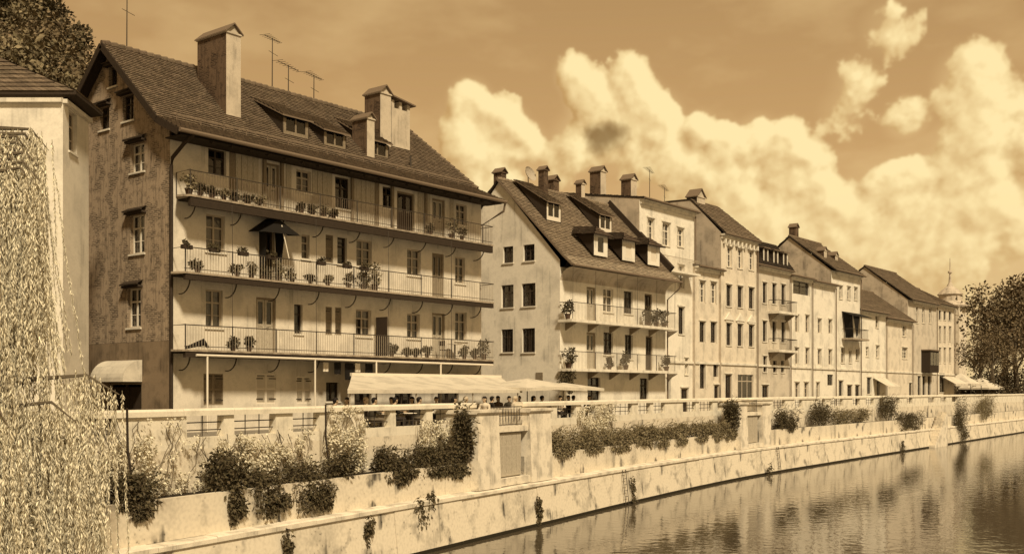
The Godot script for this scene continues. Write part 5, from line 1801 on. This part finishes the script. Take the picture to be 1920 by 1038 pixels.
func backdrop() -> void:
	# castle hill behind the corner house
	var m := MB.new()
	var n := 26
	var f := noise(31, 0.03, 3)
	for i in n:
		for j in 14:
			var p := []
			for d in [[0, 0], [1, 0], [1, 1], [0, 1]]:
				var x: float = -70.0 + (i + d[0]) * 8.0
				var z: float = -62.0 - (j + d[1]) * 9.0
				var dist := Vector2((x - 20.0) / 60.0, (z + 150.0) / 85.0).length()
				p.append(Vector3(x, maxf(-0.5, 52.0 * (1.0 - dist * dist)) + f.get_noise_2d(x, z) * 3.0 - 0.6, z))
			m.q(p[0], p[1], p[2], p[3])
	var hill := structure("hill", m, M.hillside)
	hill.name = "hill"
	var crowns := [crown_mesh(11, 6500, 0.34, DARK), crown_mesh(12, 6500, 0.34, MID), crown_mesh(13, 2600, 0.30, [0.13, 0.10, 0.06])]
	var trunk := trunk_mesh()
	rng.seed = 77
	var k := 0
	var words := ["at the top left corner of the view", "second from the left edge", "behind the ridge of the corner house", "just left of the gable peak", "low behind the corner house roof", "above the corner house eave", "highest on the slope", "half hidden by the corner house", "nearest the gable peak", "deep in the slope", "between its neighbours above the corner house", "at the right end of the wood"]
	for d in [[-75, 0, 118], [5, -10, 105], [60, 20, 98], [110, 40, 105], [35, 60, 86], [95, 85, 86], [20, -60, 118], [-30, 70, 84], [150, 95, 100], [80, -20, 118], [130, 120, 86], [168, 130, 92]]:
		var dep: float = d[2]
		var kx: float = (d[0] - 960.0) / 2000.0
		var x := dep * (0.7826 + kx * 0.6225)
		var z := dep * (-0.6225 + kx * 0.7826)
		var top: float = 1.65 + (731.0 - d[1]) * dep / 2000.0
		var s := rv(1.15, 1.5)
		tree("dark hillside tree " + words[k], Vector3(x, top - 9.2 * s, z), Vector3(s, s, s), rv(0, TAU), crowns[k % 3], trunk, "leaf_dark" if k % 3 != 1 else "leaf_mid", "trees on the castle hill")
		k += 1
	# trees at the far end of the quay
	words = ["tall dark tree right of the church tower", "dark tree at the right edge of the view", "lower dark tree in front of the tower", "dark tree in the middle of the far clump", "low dark tree above the market tent", "dark tree behind the far clump, against the sky"]
	var at := [[182.0, -44.3, 1.95], [190.1, -42.2, 2.1], [169.0, -44.5, 1.15], [172.3, -40.4, 1.5], [159.5, -40.4, 1.0], [180.5, -38.1, 2.0]]
	for i in 6:
		tree(words[i], Vector3(at[i][0], 0, at[i][1]), Vector3(1.0, 1.1, 1.0) * at[i][2], i * 1.3, crowns[2], trunk, "leaf_dark", "trees at the end of the quay")
	words = ["low dark thicket left of the far trees, beside the market tent", "dark thicket under the tall tree right of the tower", "dark thicket at the right edge of the view"]
	at = [[157.6, -42.8, 5.0, 3.2], [175.9, -44.0, 7.0, 5.5], [172.5, -40.1, 7.0, 5.0]]
	for i in 3:
		var th := thing("thicket", words[i], "thicket", Vector3(at[i][0], 0, at[i][1]), 0.0, "thickets at the end of the quay")
		m = MB.new()
		foliage(m, Vector3(0, at[i][3] * 0.45, 0), Vector3(at[i][2], at[i][3] * 0.65, at[i][2] * 0.8), 3200, 0.34, [0.09, 0.07, 0.042], 26)
		part(th, "leaves", m, M.leaf_dark)
	# church tower
	var T0 := thing("church_tower", "pale church tower with a needle spire behind the far trees", "tower", Vector3(270.0, 0, -78.2))
	m = MB.new()
	m.box(Vector3(-3, 0, -3), Vector3(3, 21.6, 3))
	part(T0, "shaft", m, M.cream)
	m = MB.new()
	m.lathe([[4.2, 21.61], [4.4, 22.1], [3.6, 22.8], [2.7, 23.3], [2.6, 24.6], [3.0, 24.9], [2.0, 26.0], [0.8, 26.9], [0.35, 27.8], [0.2, 30.0], [0.5, 30.2], [0.5, 30.6], [0.13, 30.8], [0.07, 33.8]], 14)
	part(T0, "spire", m, M.side)
	# market tents and awnings at the far end
	for d in [[158.0, -41.5, 8.0, 2.9, "white market tent roof under the far trees"], [148.0, -41.5, 5.0, 3.4, "white canopy standing before the last house of the row"]]:
		var tt := thing("market_tent", d[4], "tent", Vector3(d[0], 0, d[1]), 0.0)
		m = MB.new()
		var w: float = d[2] / 2
		var y: float = d[3]
		var c := [Vector3(-w, y - 0.9, 2), Vector3(w, y - 0.9, 2), Vector3(w, y - 0.9, -2), Vector3(-w, y - 0.9, -2)]
		for i in 4:
			m.t3(c[i], c[(i + 1) % 4], Vector3(0, y + 0.5, 0))
			m.q(c[i] + Vector3(0, -0.25, 0), c[(i + 1) % 4] + Vector3(0, -0.25, 0), c[(i + 1) % 4], c[i])
		part(tt, "canopy", m, M.awning)
		for i in 4:
			m = MB.new()
			m.tube([Vector3(c[i].x * 0.97, 0, c[i].z * 0.97), Vector3(c[i].x * 0.97, y - 0.9, c[i].z * 0.97)], [0.05], 6)
			part(tt, "leg", m, M.iron)
	# shop awnings on the far fronts
	for d in [[110.0, -39.55, 3.6, 2.9, "small slanted shop awning on the low gabled house"], [138.5, -41.05, 5.5, 3.3, "slanted shop awning on the last house of the row"]]:
		m = MB.new()
		m.prism([Vector3(0, d[3], 0.02), Vector3(0, d[3] - 0.9, 1.6), Vector3(d[2], d[3] - 0.9, 1.6), Vector3(d[2], d[3], 0.02)], Vector3(0, 0.04, 0))
		m.q(Vector3(0, d[3] - 1.15, 1.6), Vector3(d[2], d[3] - 1.15, 1.6), Vector3(d[2], d[3] - 0.9, 1.6), Vector3(0, d[3] - 0.9, 1.6))
		single("shop_awning", m, M.awning, d[4], "awning", shift(d[0], 0, d[1]))

# ---------------------------------------------------------------- aerials, dish
func roof_furniture() -> void:
	var A := [[24.57, 15.7, -39.9, 2.3, 0.9, "tall aerial on the left end of the galleried house ridge"], [32.1, 15.7, -39.9, 2.45, 1.3, "tallest aerial of the three on the galleried house ridge"], [33.06, 15.7, -39.9, 1.4, 1.9, "wide low aerial, middle of the three on the galleried house ridge"], [34.64, 15.7, -39.9, 1.3, 1.5, "low aerial, rightmost of the three on the galleried house ridge"], [66.2, 14.9, -40.0, 2.6, 2.2, "left aerial of the pair above the tall white house"], [70.0, 13.9, -41.0, 3.0, 2.4, "right aerial of the pair above the narrow house"]]
	for a in A:
		var t := thing("roof_aerial", a[5], "aerial", Vector3(a[0], a[1], a[2]), 0.35, "aerials on the roofs")
		var m := MB.new()
		m.tube([Vector3(0, -0.3, 0), Vector3(0.02, a[3], 0)], [0.028, 0.02], 5)
		part(t, "mast", m, M.iron)
		m = MB.new()
		var y: float = a[3] - 0.05
		m.tube([Vector3(-a[4] / 2, y - 0.03, 0), Vector3(a[4] / 2, y + 0.03, 0)], [0.016], 4)
		for k in 8:
			var x: float = lerpf(-a[4] / 2, a[4] / 2, k / 7.0)
			m.tube([Vector3(x, y, -0.28 + 0.02 * k), Vector3(x, y, 0.28 - 0.02 * k)], [0.010], 4)
		m.tube([Vector3(-0.3, y - 0.65, 0), Vector3(0.5, y - 0.67, 0)], [0.012], 4)
		part(t, "boom", m, M.iron)
	var d := thing("satellite_dish", "pale satellite dish on the tiled house ridge between two chimneys", "dish", Vector3(52.3, 14.2, -40.3), 0.0)
	var m := MB.new()
	m.lathe([[0.02, 0.0], [0.25, 0.04], [0.42, 0.12], [0.5, 0.2]], 16)
	part(d, "reflector", m, M.pale_iron, Transform3D(Basis(Vector3.RIGHT, 1.2), Vector3(0, 0.75, 0)))
	m = MB.new()
	m.tube([Vector3(0, -0.2, 0), Vector3(0, 0.75, -0.03)], [0.03], 6)
	part(d, "mast", m, M.iron)

# ---------------------------------------------------------------- people: one skin meshed from a field of tapered bones
func bone_field(p: Vector3, bones: Array, k: float) -> float:
	var d := 9.0
	for b in bones:
		var a: Vector3 = b[0]
		var ab: Vector3 = b[4]
		var pa := p - a
		var t := clampf(pa.dot(ab) * (b[5] as float), 0.0, 1.0)
		var e := (pa - ab * t).length() - lerpf(b[2], b[3], t)
		var h := maxf(k - absf(d - e), 0.0) / k
		d = minf(d, e) - h * h * k * 0.25
	return d

func skin(m: MB, bones: Array, cell: float, k: float, paint: Callable) -> void:
	var lo := Vector3.INF
	var hi := -Vector3.INF
	for b in bones:
		b.resize(4)
		b.append(b[1] - b[0])
		b.append(1.0 / maxf((b[1] - b[0]).length_squared(), 1e-6))
		var r := Vector3.ONE * maxf(b[2], b[3])
		for e in [b[0], b[1]]:
			lo = lo.min(e - r)
			hi = hi.max(e + r)
	lo -= Vector3.ONE * cell * 2
	var n := Vector3i((hi - lo) / cell) + Vector3i(3, 3, 3)
	var f := PackedFloat32Array()
	f.resize(n.x * n.y * n.z)
	var i := 0
	for z in n.z:
		for y in n.y:
			for x in n.x:
				f[i] = bone_field(lo + Vector3(x, y, z) * cell, bones, k)
				i += 1
	var sy := n.x
	var sz := n.x * n.y
	var at := {}
	for z in n.z - 1:
		for y in n.y - 1:
			for x in n.x - 1:
				var c := x + y * sy + z * sz
				var inside := 0
				for o in [0, 1, sy, sy + 1, sz, sz + 1, sz + sy, sz + sy + 1]:
					if f[c + o] < 0: inside += 1
				if inside == 0 or inside == 8: continue
				var sum := Vector3.ZERO
				var cnt := 0
				for e in [[0, 1], [sy, sy + 1], [sz, sz + 1], [sz + sy, sz + sy + 1], [0, sy], [1, sy + 1], [sz, sz + sy], [sz + 1, sz + sy + 1], [0, sz], [1, sz + 1], [sy, sz + sy], [sy + 1, sz + sy + 1]]:
					var fa := f[c + e[0]]
					var fb := f[c + e[1]]
					if (fa < 0) != (fb < 0):
						var t := fa / (fa - fb)
						sum += _corner(e[0], sy, sz).lerp(_corner(e[1], sy, sz), t)
						cnt += 1
				at[c] = lo + (Vector3(x, y, z) + sum / cnt) * cell
	m.tinted = true
	for z in range(1, n.z - 1):
		for y in range(1, n.y - 1):
			for x in range(1, n.x - 1):
				var c := x + y * sy + z * sz
				var s := f[c] < 0
				for ax in [[1, sy, sz], [sy, sz, 1], [sz, 1, sy]]:
					if s != (f[c + ax[0]] < 0):
						var p := [at[c - ax[1] - ax[2]], at[c - ax[2]], at[c], at[c - ax[1]]]
						m.tint = paint.call((p[0] + p[2]) / 2)
						if s: m.q(p[0], p[1], p[2], p[3])
						else: m.q(p[3], p[2], p[1], p[0])

func _corner(o: int, sy: int, sz: int) -> Vector3:
	var z := 1 if o >= sz else 0
	o -= z * sz
	var y := 1 if o >= sy else 0
	return Vector3(o - y * sy, y, z)

const SKIN := Color(0.42, 0.31, 0.21)

func seated_body(lean: float, turn: float, shirt: Color, trousers: Color) -> ArrayMesh:
	var m := MB.new()
	var ch := Vector3(0, 0.98, 0.02 + lean)
	var V := func(x, y, z): return Vector3(x, y, z)
	var hands := [Vector3(-0.16, 0.79, 0.40), Vector3(0.13, 0.79, 0.44)]
	var bones := [[Vector3(0, 0.55, 0), Vector3(0, 0.78, lean * 0.5), 0.145, 0.135], [Vector3(0, 0.78, lean * 0.5), ch + Vector3(0, -0.02, 0), 0.135, 0.14],
		[ch + Vector3(-0.15, 0.0, 0), ch + Vector3(0.15, 0.0, 0), 0.085, 0.085], [ch + Vector3(0, 0.06, 0), ch + Vector3(0, 0.16, 0.03), 0.06, 0.052]]
	for s in [-1, 1]:
		var hd: Vector3 = hands[0 if s < 0 else 1]
		bones.append([ch + Vector3(0.19 * s, -0.02, 0), Vector3(0.25 * s, 0.78, 0.1 + lean), 0.062, 0.048])
		bones.append([Vector3(0.25 * s, 0.78, 0.1 + lean), hd, 0.046, 0.03])
		bones.append([Vector3(0.09 * s, 0.54, 0.0), Vector3(0.12 * s, 0.52, 0.42), 0.095, 0.066])
		bones.append([Vector3(0.12 * s, 0.52, 0.42), Vector3(0.13 * s, 0.10, 0.40), 0.062, 0.042])
		bones.append([Vector3(0.13 * s, 0.06, 0.38), Vector3(0.14 * s, 0.045, 0.56), 0.048, 0.036])
	skin(m, bones, 0.028, 0.05, func(p: Vector3): return SKIN if p.y > 1.09 + lean * 0.1 or (p.z > 0.33 and p.y > 0.7) else (shirt if p.y > 0.58 and not (p.z > 0.2 and p.y < 0.66) else (trousers if p.y > 0.1 else Color(0.03, 0.025, 0.02))))
	# head: skull, jaw, nose, ears, brow, set on the neck and turned
	var hb := Basis(Vector3.UP, turn)
	var hc := ch + Vector3(0, 0.26, 0.05)
	var head := []
	for b in [[0, 0.03, -0.02, 0, 0.03, 0.01, 0.088, 0.085], [0, -0.03, 0.02, 0, -0.075, 0.045, 0.068, 0.045], [0, 0.01, 0.085, 0, -0.02, 0.108, 0.012, 0.016], [-0.085, 0.01, -0.01, -0.088, -0.03, -0.005, 0.018, 0.012], [0.085, 0.01, -0.01, 0.088, -0.03, -0.005, 0.018, 0.012], [-0.035, 0.032, 0.075, 0.035, 0.032, 0.075, 0.018, 0.018], [-0.02, -0.055, 0.082, 0.02, -0.055, 0.082, 0.012, 0.012], [0, -0.09, -0.01, 0, -0.14, -0.03, 0.05, 0.055]]:
		head.append([hc + hb * Vector3(b[0], b[1], b[2]), hc + hb * Vector3(b[3], b[4], b[5]), b[6], b[7]])
	var inv := hb.inverse()
	skin(m, head, 0.012, 0.025, func(p: Vector3):
		var q: Vector3 = inv * (p - hc)
		if q.z > 0.06 and absf(q.y - 0.012) < 0.010 and absf(absf(q.x) - 0.032) < 0.014: return Color(0.03, 0.02, 0.015)
		if q.z > 0.07 and absf(q.y + 0.055) < 0.007 and absf(q.x) < 0.026: return Color(0.25, 0.13, 0.09)
		return SKIN)
	# hands lying on the table: palm and five bent fingers each
	for s in [-1, 1]:
		var h: Vector3 = hands[0 if s < 0 else 1]
		var d := Vector3(-s * 0.35, 0, 1).normalized()
		var r := Vector3(d.z, 0, -d.x)
		var fin := [[h - d * 0.02, h + d * 0.06, 0.026, 0.030]]
		for i in 4:
			var root := h + d * 0.07 + r * (i - 1.5) * 0.019
			var l := [0.030, 0.036, 0.033, 0.025][i] as float
			fin.append([root - d * 0.015, root + d * l + Vector3(0, 0.008, 0), 0.0095, 0.009])
			fin.append([root + d * l + Vector3(0, 0.008, 0), root + d * l * 1.9 + Vector3(0, -0.014, 0), 0.009, 0.0075])
		var th: Vector3 = h + d * 0.015 - r * s * 0.028
		fin.append([th, th - r * s * 0.028 + d * 0.025, 0.0115, 0.010])
		fin.append([th - r * s * 0.028 + d * 0.025, th - r * s * 0.034 + d * 0.052, 0.010, 0.008])
		skin(m, fin, 0.007, 0.008, func(_p: Vector3): return SKIN)
	return m.mesh()

func hair_mesh(lean: float, turn: float, long: bool) -> ArrayMesh:
	var m := MB.new()
	var hb := Basis(Vector3.UP, turn)
	var hc := Vector3(0, 1.24, 0.07 + lean)
	var b := [[hc + hb * Vector3(0, 0.045, -0.03), hc + hb * Vector3(0, 0.055, 0.015), 0.095, 0.086]]
	b.append([hc + hb * Vector3(0, 0.02, -0.06), hc + hb * Vector3(0, -0.17 if long else -0.05, -0.07), 0.075, 0.06 if long else 0.05])
	skin(m, b, 0.014, 0.03, func(_p: Vector3): return Color(1, 1, 1))
	return m.mesh()

# ---------------------------------------------------------------- the terrace
func terrace() -> void:
	# big awning of the galleried house
	var aw := thing("terrace_awning", "wide pale awning over the cafe terrace of the galleried house", "awning", Vector3(32.0, 0, -34.6))
	var m := MB.new()
	var n := 12
	for i in n:
		for j in 4:
			var p := []
			for d in [[0, 1], [1, 1], [1, 0], [0, 0]]:
				var u: float = (i + d[0]) / float(n)
				var v: float = (j + d[1]) / 4.0
				var x := lerpf(0.2, 10.6, u) - v * lerpf(4.5, 2.6, u)
				var sag := -0.06 * sin(v * PI) - 0.03 * sin(u * n * PI) * sin(u * n * PI)
				p.append(Vector3(x, lerpf(2.3, 1.66, v) + sag, lerpf(0.0, 4.6, v) - u * v * 1.2))
			m.q(p[0], p[1], p[2], p[3])
	part(aw, "canopy", m, M.awning)
	m = MB.new()
	for i in n:
		var u0 := i / float(n)
		var u1 := (i + 1.0) / n
		var a := Vector3(lerpf(0.2, 10.6, u0) - lerpf(4.5, 2.6, u0), 1.66, 4.6 - u0 * 1.2)
		var b := Vector3(lerpf(0.2, 10.6, u1) - lerpf(4.5, 2.6, u1), 1.66, 4.6 - u1 * 1.2)
		m.q(a + Vector3(0, -0.14, 0.01), b + Vector3(0, -0.14, 0.01), b + Vector3(0, 0.0, 0.01), a + Vector3(0, 0.0, 0.01))
	part(aw, "valance", m, M.awning)
	for u in [0.02, 0.35, 0.68, 0.98]:
		m = MB.new()
		var q := Vector3(lerpf(0.2, 10.6, u) - lerpf(4.5, 2.6, u), 0, 4.5 - u * 1.2)
		m.tube([q, q + Vector3(0, 1.62, 0)], [0.03], 6)
		part(aw, "post", m, M.pale_iron)
	m = MB.new()
	m.bar(Vector3(0.2, 2.34, -0.04), Vector3(10.6, 2.34, -0.04), 0.14, 0.14)
	part(aw, "cassette", m, M.pale_frame)
	# large square parasols beyond it
	for d in [[42.6, -32.9, 3.0, 2.25, "big pale parasol between the awning and the tiled house"], [46.4, -33.4, 2.2, 2.05, "second pale parasol, nearer the tiled house"]]:
		var t := thing("cafe_parasol", d[4], "parasol", Vector3(d[0], 0, d[1]), 0.1, "parasols on the terrace")
		m = MB.new()
		var w: float = d[2]
		var c := [Vector3(-w, 1.75, w * 0.6), Vector3(w, 1.75, w * 0.6), Vector3(w, 1.75, -w * 0.6), Vector3(-w, 1.75, -w * 0.6)]
		for i in 4:
			var e: int = (i + 1) % 4
			var mid: Vector3 = (c[i] + c[e]) / 2 + Vector3(0, 0.06, 0)
			m.t3(c[i], mid, Vector3(0, d[3], 0)); m.t3(mid, c[e], Vector3(0, d[3], 0))
			m.q(c[i] + Vector3(0, -0.15, 0), mid + Vector3(0, -0.15, 0), mid, c[i]); m.q(mid + Vector3(0, -0.15, 0), c[e] + Vector3(0, -0.15, 0), c[e], mid)
		part(t, "canopy", m, M.awning)
		m = MB.new()
		m.tube([Vector3.ZERO, Vector3(0, d[3], 0)], [0.03], 6)
		part(t, "pole", m, M.wood)
		m = MB.new()
		m.lathe([[0.3, 0.0], [0.3, 0.06], [0.06, 0.1], [0.05, 0.3]], 10)
		part(t, "base", m, M.iron)
	# guests: where the head stands, which way they face
	var shirts := [Color(0.02, 0.016, 0.012), Color(0.55, 0.48, 0.38), Color(0.05, 0.04, 0.03), Color(0.16, 0.12, 0.09)]
	var bodies := []
	for i in 4:
		bodies.append(seated_body([0.02, 0.08, 0.04, 0.0][i], [0.3, -0.4, 0.1, -0.2][i], shirts[i], Color(0.04, 0.033, 0.03) if i != 2 else Color(0.14, 0.11, 0.08)))
	var hairs := []
	for i in 4: hairs.append(hair_mesh([0.02, 0.08, 0.04, 0.0][i], [0.3, -0.4, 0.1, -0.2][i], i % 2 == 1))
	mat("hair_dark", lin(0.012, 0.009, 0.007), 0.7)
	mat("hair_pale", lin(0.45, 0.38, 0.28), 0.8)
	var spots := [[26.74, -29.71], [28.18, -30.5], [28.5, -29.5], [29.3, -30.6], [29.9, -29.75], [30.89, -30.81], [31.4, -29.9], [32.85, -31.5], [33.9, -31.1], [33.7, -30.0], [35.5, -30.96], [36.2, -30.3], [37.4, -31.0], [39.89, -32.58], [39.3, -31.4], [38.5, -30.6], [41.73, -32.7], [41.2, -31.5], [42.9, -32.3], [43.7, -31.6], [46.1, -32.6], [46.9, -33.4], [48.6, -33.2]]
	var ordinals := ["first", "second", "third", "fourth", "fifth", "sixth", "seventh", "eighth", "ninth", "tenth", "eleventh", "twelfth", "thirteenth", "fourteenth", "fifteenth", "sixteenth", "seventeenth", "eighteenth", "nineteenth", "twentieth", "twenty-first", "twenty-second", "twenty-third"]
	var look := ["in a black top", "in a pale shirt", "in a dark brown top", "in a brown jacket"]
	# chair
	var chair := _cafe_chair()
	var table := _cafe_table()
	for i in spots.size():
		var s: Array = spots[i]
		var pairx: float = (spots[i + 1][0] if i % 2 == 0 and i + 1 < spots.size() else spots[i - 1][0]) as float
		var turn := (PI / 2 if pairx > s[0] else -PI / 2) * 0.75
		var b := i * 7 % 4
		var p := thing("person", "seated guest %s, %s from the left behind the parapet" % [look[b], ordinals[i]], "person", Vector3(s[0], 0.0, s[1]), turn, "guests on the cafe terrace")
		part(p, "body", bodies[b], M.people)
		part(p, "hair", hairs[b], M.hair_pale if i in [3, 10, 15] else M.hair_dark)
		var c: Node3D = chair if i == 0 else chair.duplicate()
		if i > 0:
			c.name = numbered("cafe_chair")
			add_child(c)
		c.set_meta("label", "cafe chair under the %s seated guest from the left" % ordinals[i])
		c.position = Vector3(s[0], 0, s[1])
		c.rotation.y = turn
		if i % 2 == 0:
			var t: Node3D = table if i == 0 else table.duplicate()
			if i > 0:
				t.name = numbered("cafe_table")
				add_child(t)
			t.set_meta("label", "cafe table in front of the %s seated guest from the left" % ordinals[i])
			t.position = Vector3(s[0], 0, s[1]) + Vector3(sin(turn), 0, cos(turn)) * 0.62
	balcony_things()

func _cafe_chair() -> Node3D:
	var c := thing("cafe_chair", "cafe chair", "chair", Vector3.ZERO, 0.0, "chairs on the cafe terrace")
	var m := MB.new()
	m.box(Vector3(-0.21, 0.40, -0.2), Vector3(0.21, 0.44, 0.22))
	part(c, "seat", m, M.dark_wood)
	m = MB.new()
	m.box(Vector3(-0.2, 0.62, -0.245), Vector3(0.2, 0.86, -0.215))
	part(c, "backrest", m, M.dark_wood)
	for s in [-0.19, 0.19]:
		m = MB.new()
		m.tube([Vector3(s, 0, 0.2), Vector3(s, 0.40, 0.19)], [0.016], 5)
		part(c, "leg", m, M.iron)
		m = MB.new()
		m.tube([Vector3(s, 0, -0.24), Vector3(s, 0.42, -0.22), Vector3(s, 0.88, -0.25)], [0.016], 5)
		part(c, "leg", m, M.iron)
	return c

func _cafe_table() -> Node3D:
	var t := thing("cafe_table", "cafe table", "table", Vector3.ZERO, 0.0, "tables on the cafe terrace")
	var m := MB.new()
	m.lathe([[0.0, 0.72], [0.36, 0.72], [0.37, 0.735], [0.36, 0.75], [0.0, 0.75]], 16)
	part(t, "table_top", m, M.pale_frame)
	m = MB.new()
	m.lathe([[0.24, 0.0], [0.24, 0.03], [0.05, 0.06], [0.035, 0.1], [0.035, 0.719]], 10)
	part(t, "pedestal", m, M.iron)
	return t

# pots, flower boxes and odds and ends on the balconies
func potted(label: String, at: Vector3, r: float, h: float, tone: Array, mat_: String, count := 260) -> void:
	var t := thing("potted_plant", label, "plant", at, rv(0, TAU), "potted plants on the balconies")
	var m := MB.new()
	m.lathe([[0.0, 0.0], [r * 0.42, 0.0], [r * 0.6, r * 0.9], [r * 0.68, r * 0.9], [r * 0.68, r], [r * 0.5, r], [0.0, r * 0.92]], 10)
	part(t, "pot", m, M.terracotta)
	m = MB.new()
	foliage(m, Vector3(0, r * 0.9 + h * 0.45, 0), Vector3(r * 1.25, h * 0.6, r * 1.25), count, 0.12, tone, 9)
	part(t, "leaves", m, M[mat_])

func balcony_things() -> void:
	var o := Vector3(23.88, 0, -35.8)
	var nth := ["first", "second", "third", "fourth", "fifth", "sixth", "seventh", "eighth", "ninth", "tenth", "eleventh", "twelfth", "thirteenth", "fourteenth"]
	# top balcony: [x, pot radius, plant height]
	var top := [[0.35, 0.26, 0.6], [0.85, 0.2, 0.35], [1.4, 0.18, 0.3], [1.95, 0.18, 0.28], [2.5, 0.17, 0.3], [3.1, 0.17, 0.25], [3.7, 0.17, 0.3], [5.9, 0.18, 0.3], [6.5, 0.18, 0.26], [7.1, 0.2, 0.42], [7.7, 0.17, 0.25], [13.9, 0.2, 0.4], [15.4, 0.24, 0.75], [16.2, 0.2, 0.5]]
	for i in top.size():
		potted("%s potted plant from the left on the top balcony" % nth[i], o + Vector3(top[i][0], 9.1, 0.72), top[i][1], top[i][2], DARK if i % 3 else MID, "leaf_dark")
	var midl := [[0.75, 0.22, 0.3], [2.6, 0.2, 0.35], [3.3, 0.2, 0.5], [3.9, 0.22, 0.7], [4.7, 0.24, 0.85], [5.4, 0.2, 0.4], [6.4, 0.18, 0.3], [7.4, 0.18, 0.3], [8.6, 0.22, 0.5], [9.5, 0.26, 0.75], [10.2, 0.3, 1.1]]
	for i in midl.size():
		potted("%s potted plant from the left on the middle balcony" % nth[i], o + Vector3(midl[i][0], 6.15, 0.7), midl[i][1], midl[i][2], [DARK, MID, [0.12, 0.095, 0.055]][i % 3], "leaf_dark" if i % 3 != 1 else "leaf_mid", 420 if midl[i][2] > 0.6 else 240)
	var low := [[2.4, 0.2, 0.4], [3.2, 0.2, 0.45], [11.3, 0.22, 0.4], [12.3, 0.18, 0.25], [12.9, 0.18, 0.25], [13.7, 0.2, 0.35], [16.4, 0.22, 0.45], [17.2, 0.2, 0.3], [17.9, 0.28, 0.8]]
	for i in low.size():
		potted("%s potted plant from the left on the lowest balcony" % nth[i], o + Vector3(low[i][0], 3.2, 0.7), low[i][1], low[i][2], DARK, "leaf_dark", 300)
	var boxes := [-0.05, 1.2, 2.55, 3.95, 6.6, 8.1, 9.1]
	for i in boxes.size():
		var t := thing("flower_box", "%s small flower box from the left hung on the middle balcony rail" % nth[i], "flower box", o + Vector3(boxes[i], 6.97, 1.08), 0.0, "flower boxes on the middle balcony")
		var m := MB.new()
		m.box(Vector3(-0.22, 0, 0.0), Vector3(0.22, 0.15, 0.16))
		part(t, "trough", m, M.dark_wood)
		m = MB.new()
		foliage(m, Vector3(0, 0.2, 0.08), Vector3(0.27, 0.14, 0.14), 150, 0.09, DARK, 6)
		part(t, "leaves", m, M.leaf_dark)
	# tiled house balconies
	var q := Vector3(49.41, 0, -35.8)
	var b := [[-0.1, 5.68, 0.3, 0.8, "bushy plant at the left end of the tiled house's upper balcony"], [8.6, 5.68, 0.3, 0.9, "bushy plant before the dark upper door of the tiled house"], [9.6, 5.68, 0.3, 0.8, "middle bushy plant at the right end of the tiled house's upper balcony"], [10.6, 5.68, 0.3, 0.85, "rightmost bushy plant on the tiled house's upper balcony"], [0.0, 2.88, 0.36, 0.9, "large bushy plant at the left end of the tiled house's lower balcony"], [4.2, 2.88, 0.25, 0.6, "plant below the left dark window of the tiled house's lower balcony"], [6.0, 2.88, 0.3, 0.9, "tall plant in the middle of the tiled house's lower balcony"], [10.9, 2.88, 0.3, 0.7, "plant at the right end of the tiled house's lower balcony"]]
	for s in b:
		potted(s[4], q + Vector3(s[0], s[1], 0.62), s[2], s[3], DARK, "leaf_dark", 460)
	# drooping climber from the lower balcony
	var B := thing("hanging_creeper", "dark creeper hanging from the left end of the tiled house's lower balcony", "creeper", q + Vector3(-0.2, 2.7, 0.6))
	var m := MB.new()
	foliage(m, Vector3(0, -0.5, 0), Vector3(0.55, 0.75, 0.5), 700, 0.14, DARK, 12, 1.0)
	part(B, "leaves", m, M.leaf_dark)
	# table and chairs at the right of the lowest balcony
	var t := _cafe_table()
	t.set_meta("label", "small round table on the lowest balcony of the galleried house")
	t.position = o + Vector3(15.9, 3.2, 0.52)
	t.remove_meta("group")
	var c := _cafe_chair()
	c.set_meta("label", "chair beside the round table on the lowest balcony")
	c.position = o + Vector3(15.2, 3.2, 0.5)
	c.rotation.y = PI / 2
	c.remove_meta("group")
	# birdcage-like basket and folded parasol on the lowest balcony
	m = MB.new()
	m.tube([Vector3(0, 0.07, 0), Vector3(0.75, 0.32, 0.1), Vector3(0.95, 0.12, 0.1)], [0.05, 0.14, 0.05], 7)
	single("folded_parasol", m, M.black_cloth, "folded dark parasol lying at the left end of the lowest balcony", "parasol", shift(o.x + 0.35, 3.2, o.z + 0.5))
	# laundry under the lowest balcony
	var cols := ["curtain", "black_cloth", "black_cloth", "curtain", "black_cloth"]
	for i in 5:
		m = MB.new()
		var w := [0.3, 0.4, 0.55, 0.3, 0.45][i] as float
		var h := [0.4, 0.5, 0.75, 0.4, 0.5][i] as float
		for k in 6:
			var z0 := 0.02 * sin(k * 1.7 + i)
			var z1 := 0.02 * sin((k + 1) * 1.7 + i)
			m.q(Vector3(w * k / 6, -h, z0), Vector3(w * (k + 1) / 6, -h, z1), Vector3(w * (k + 1) / 6, 0, 0.0), Vector3(w * k / 6, 0, 0.0))
			m.q(Vector3(w * (k + 1) / 6, -h, z1 - 0.01), Vector3(w * k / 6, -h, z0 - 0.01), Vector3(w * k / 6, 0, -0.01), Vector3(w * (k + 1) / 6, 0, -0.01))
		single("laundry_piece", m, M[cols[i]], "%s piece of washing from the left hung under the lowest balcony, %s" % [nth[i], "pale" if cols[i] == "curtain" else "black"], "laundry", shift(o.x + 7.0 + i * 0.62, 2.85, o.z + 0.85), "washing under the lowest balcony")
	m = MB.new()
	m.tube([Vector3(0, 0, 0), Vector3(4.2, -0.02, 0)], [0.008], 4)
	single("clothes_line", m, M.iron, "thin clothes line strung under the lowest balcony", "line", shift(o.x + 6.6, 2.856, o.z + 0.845))
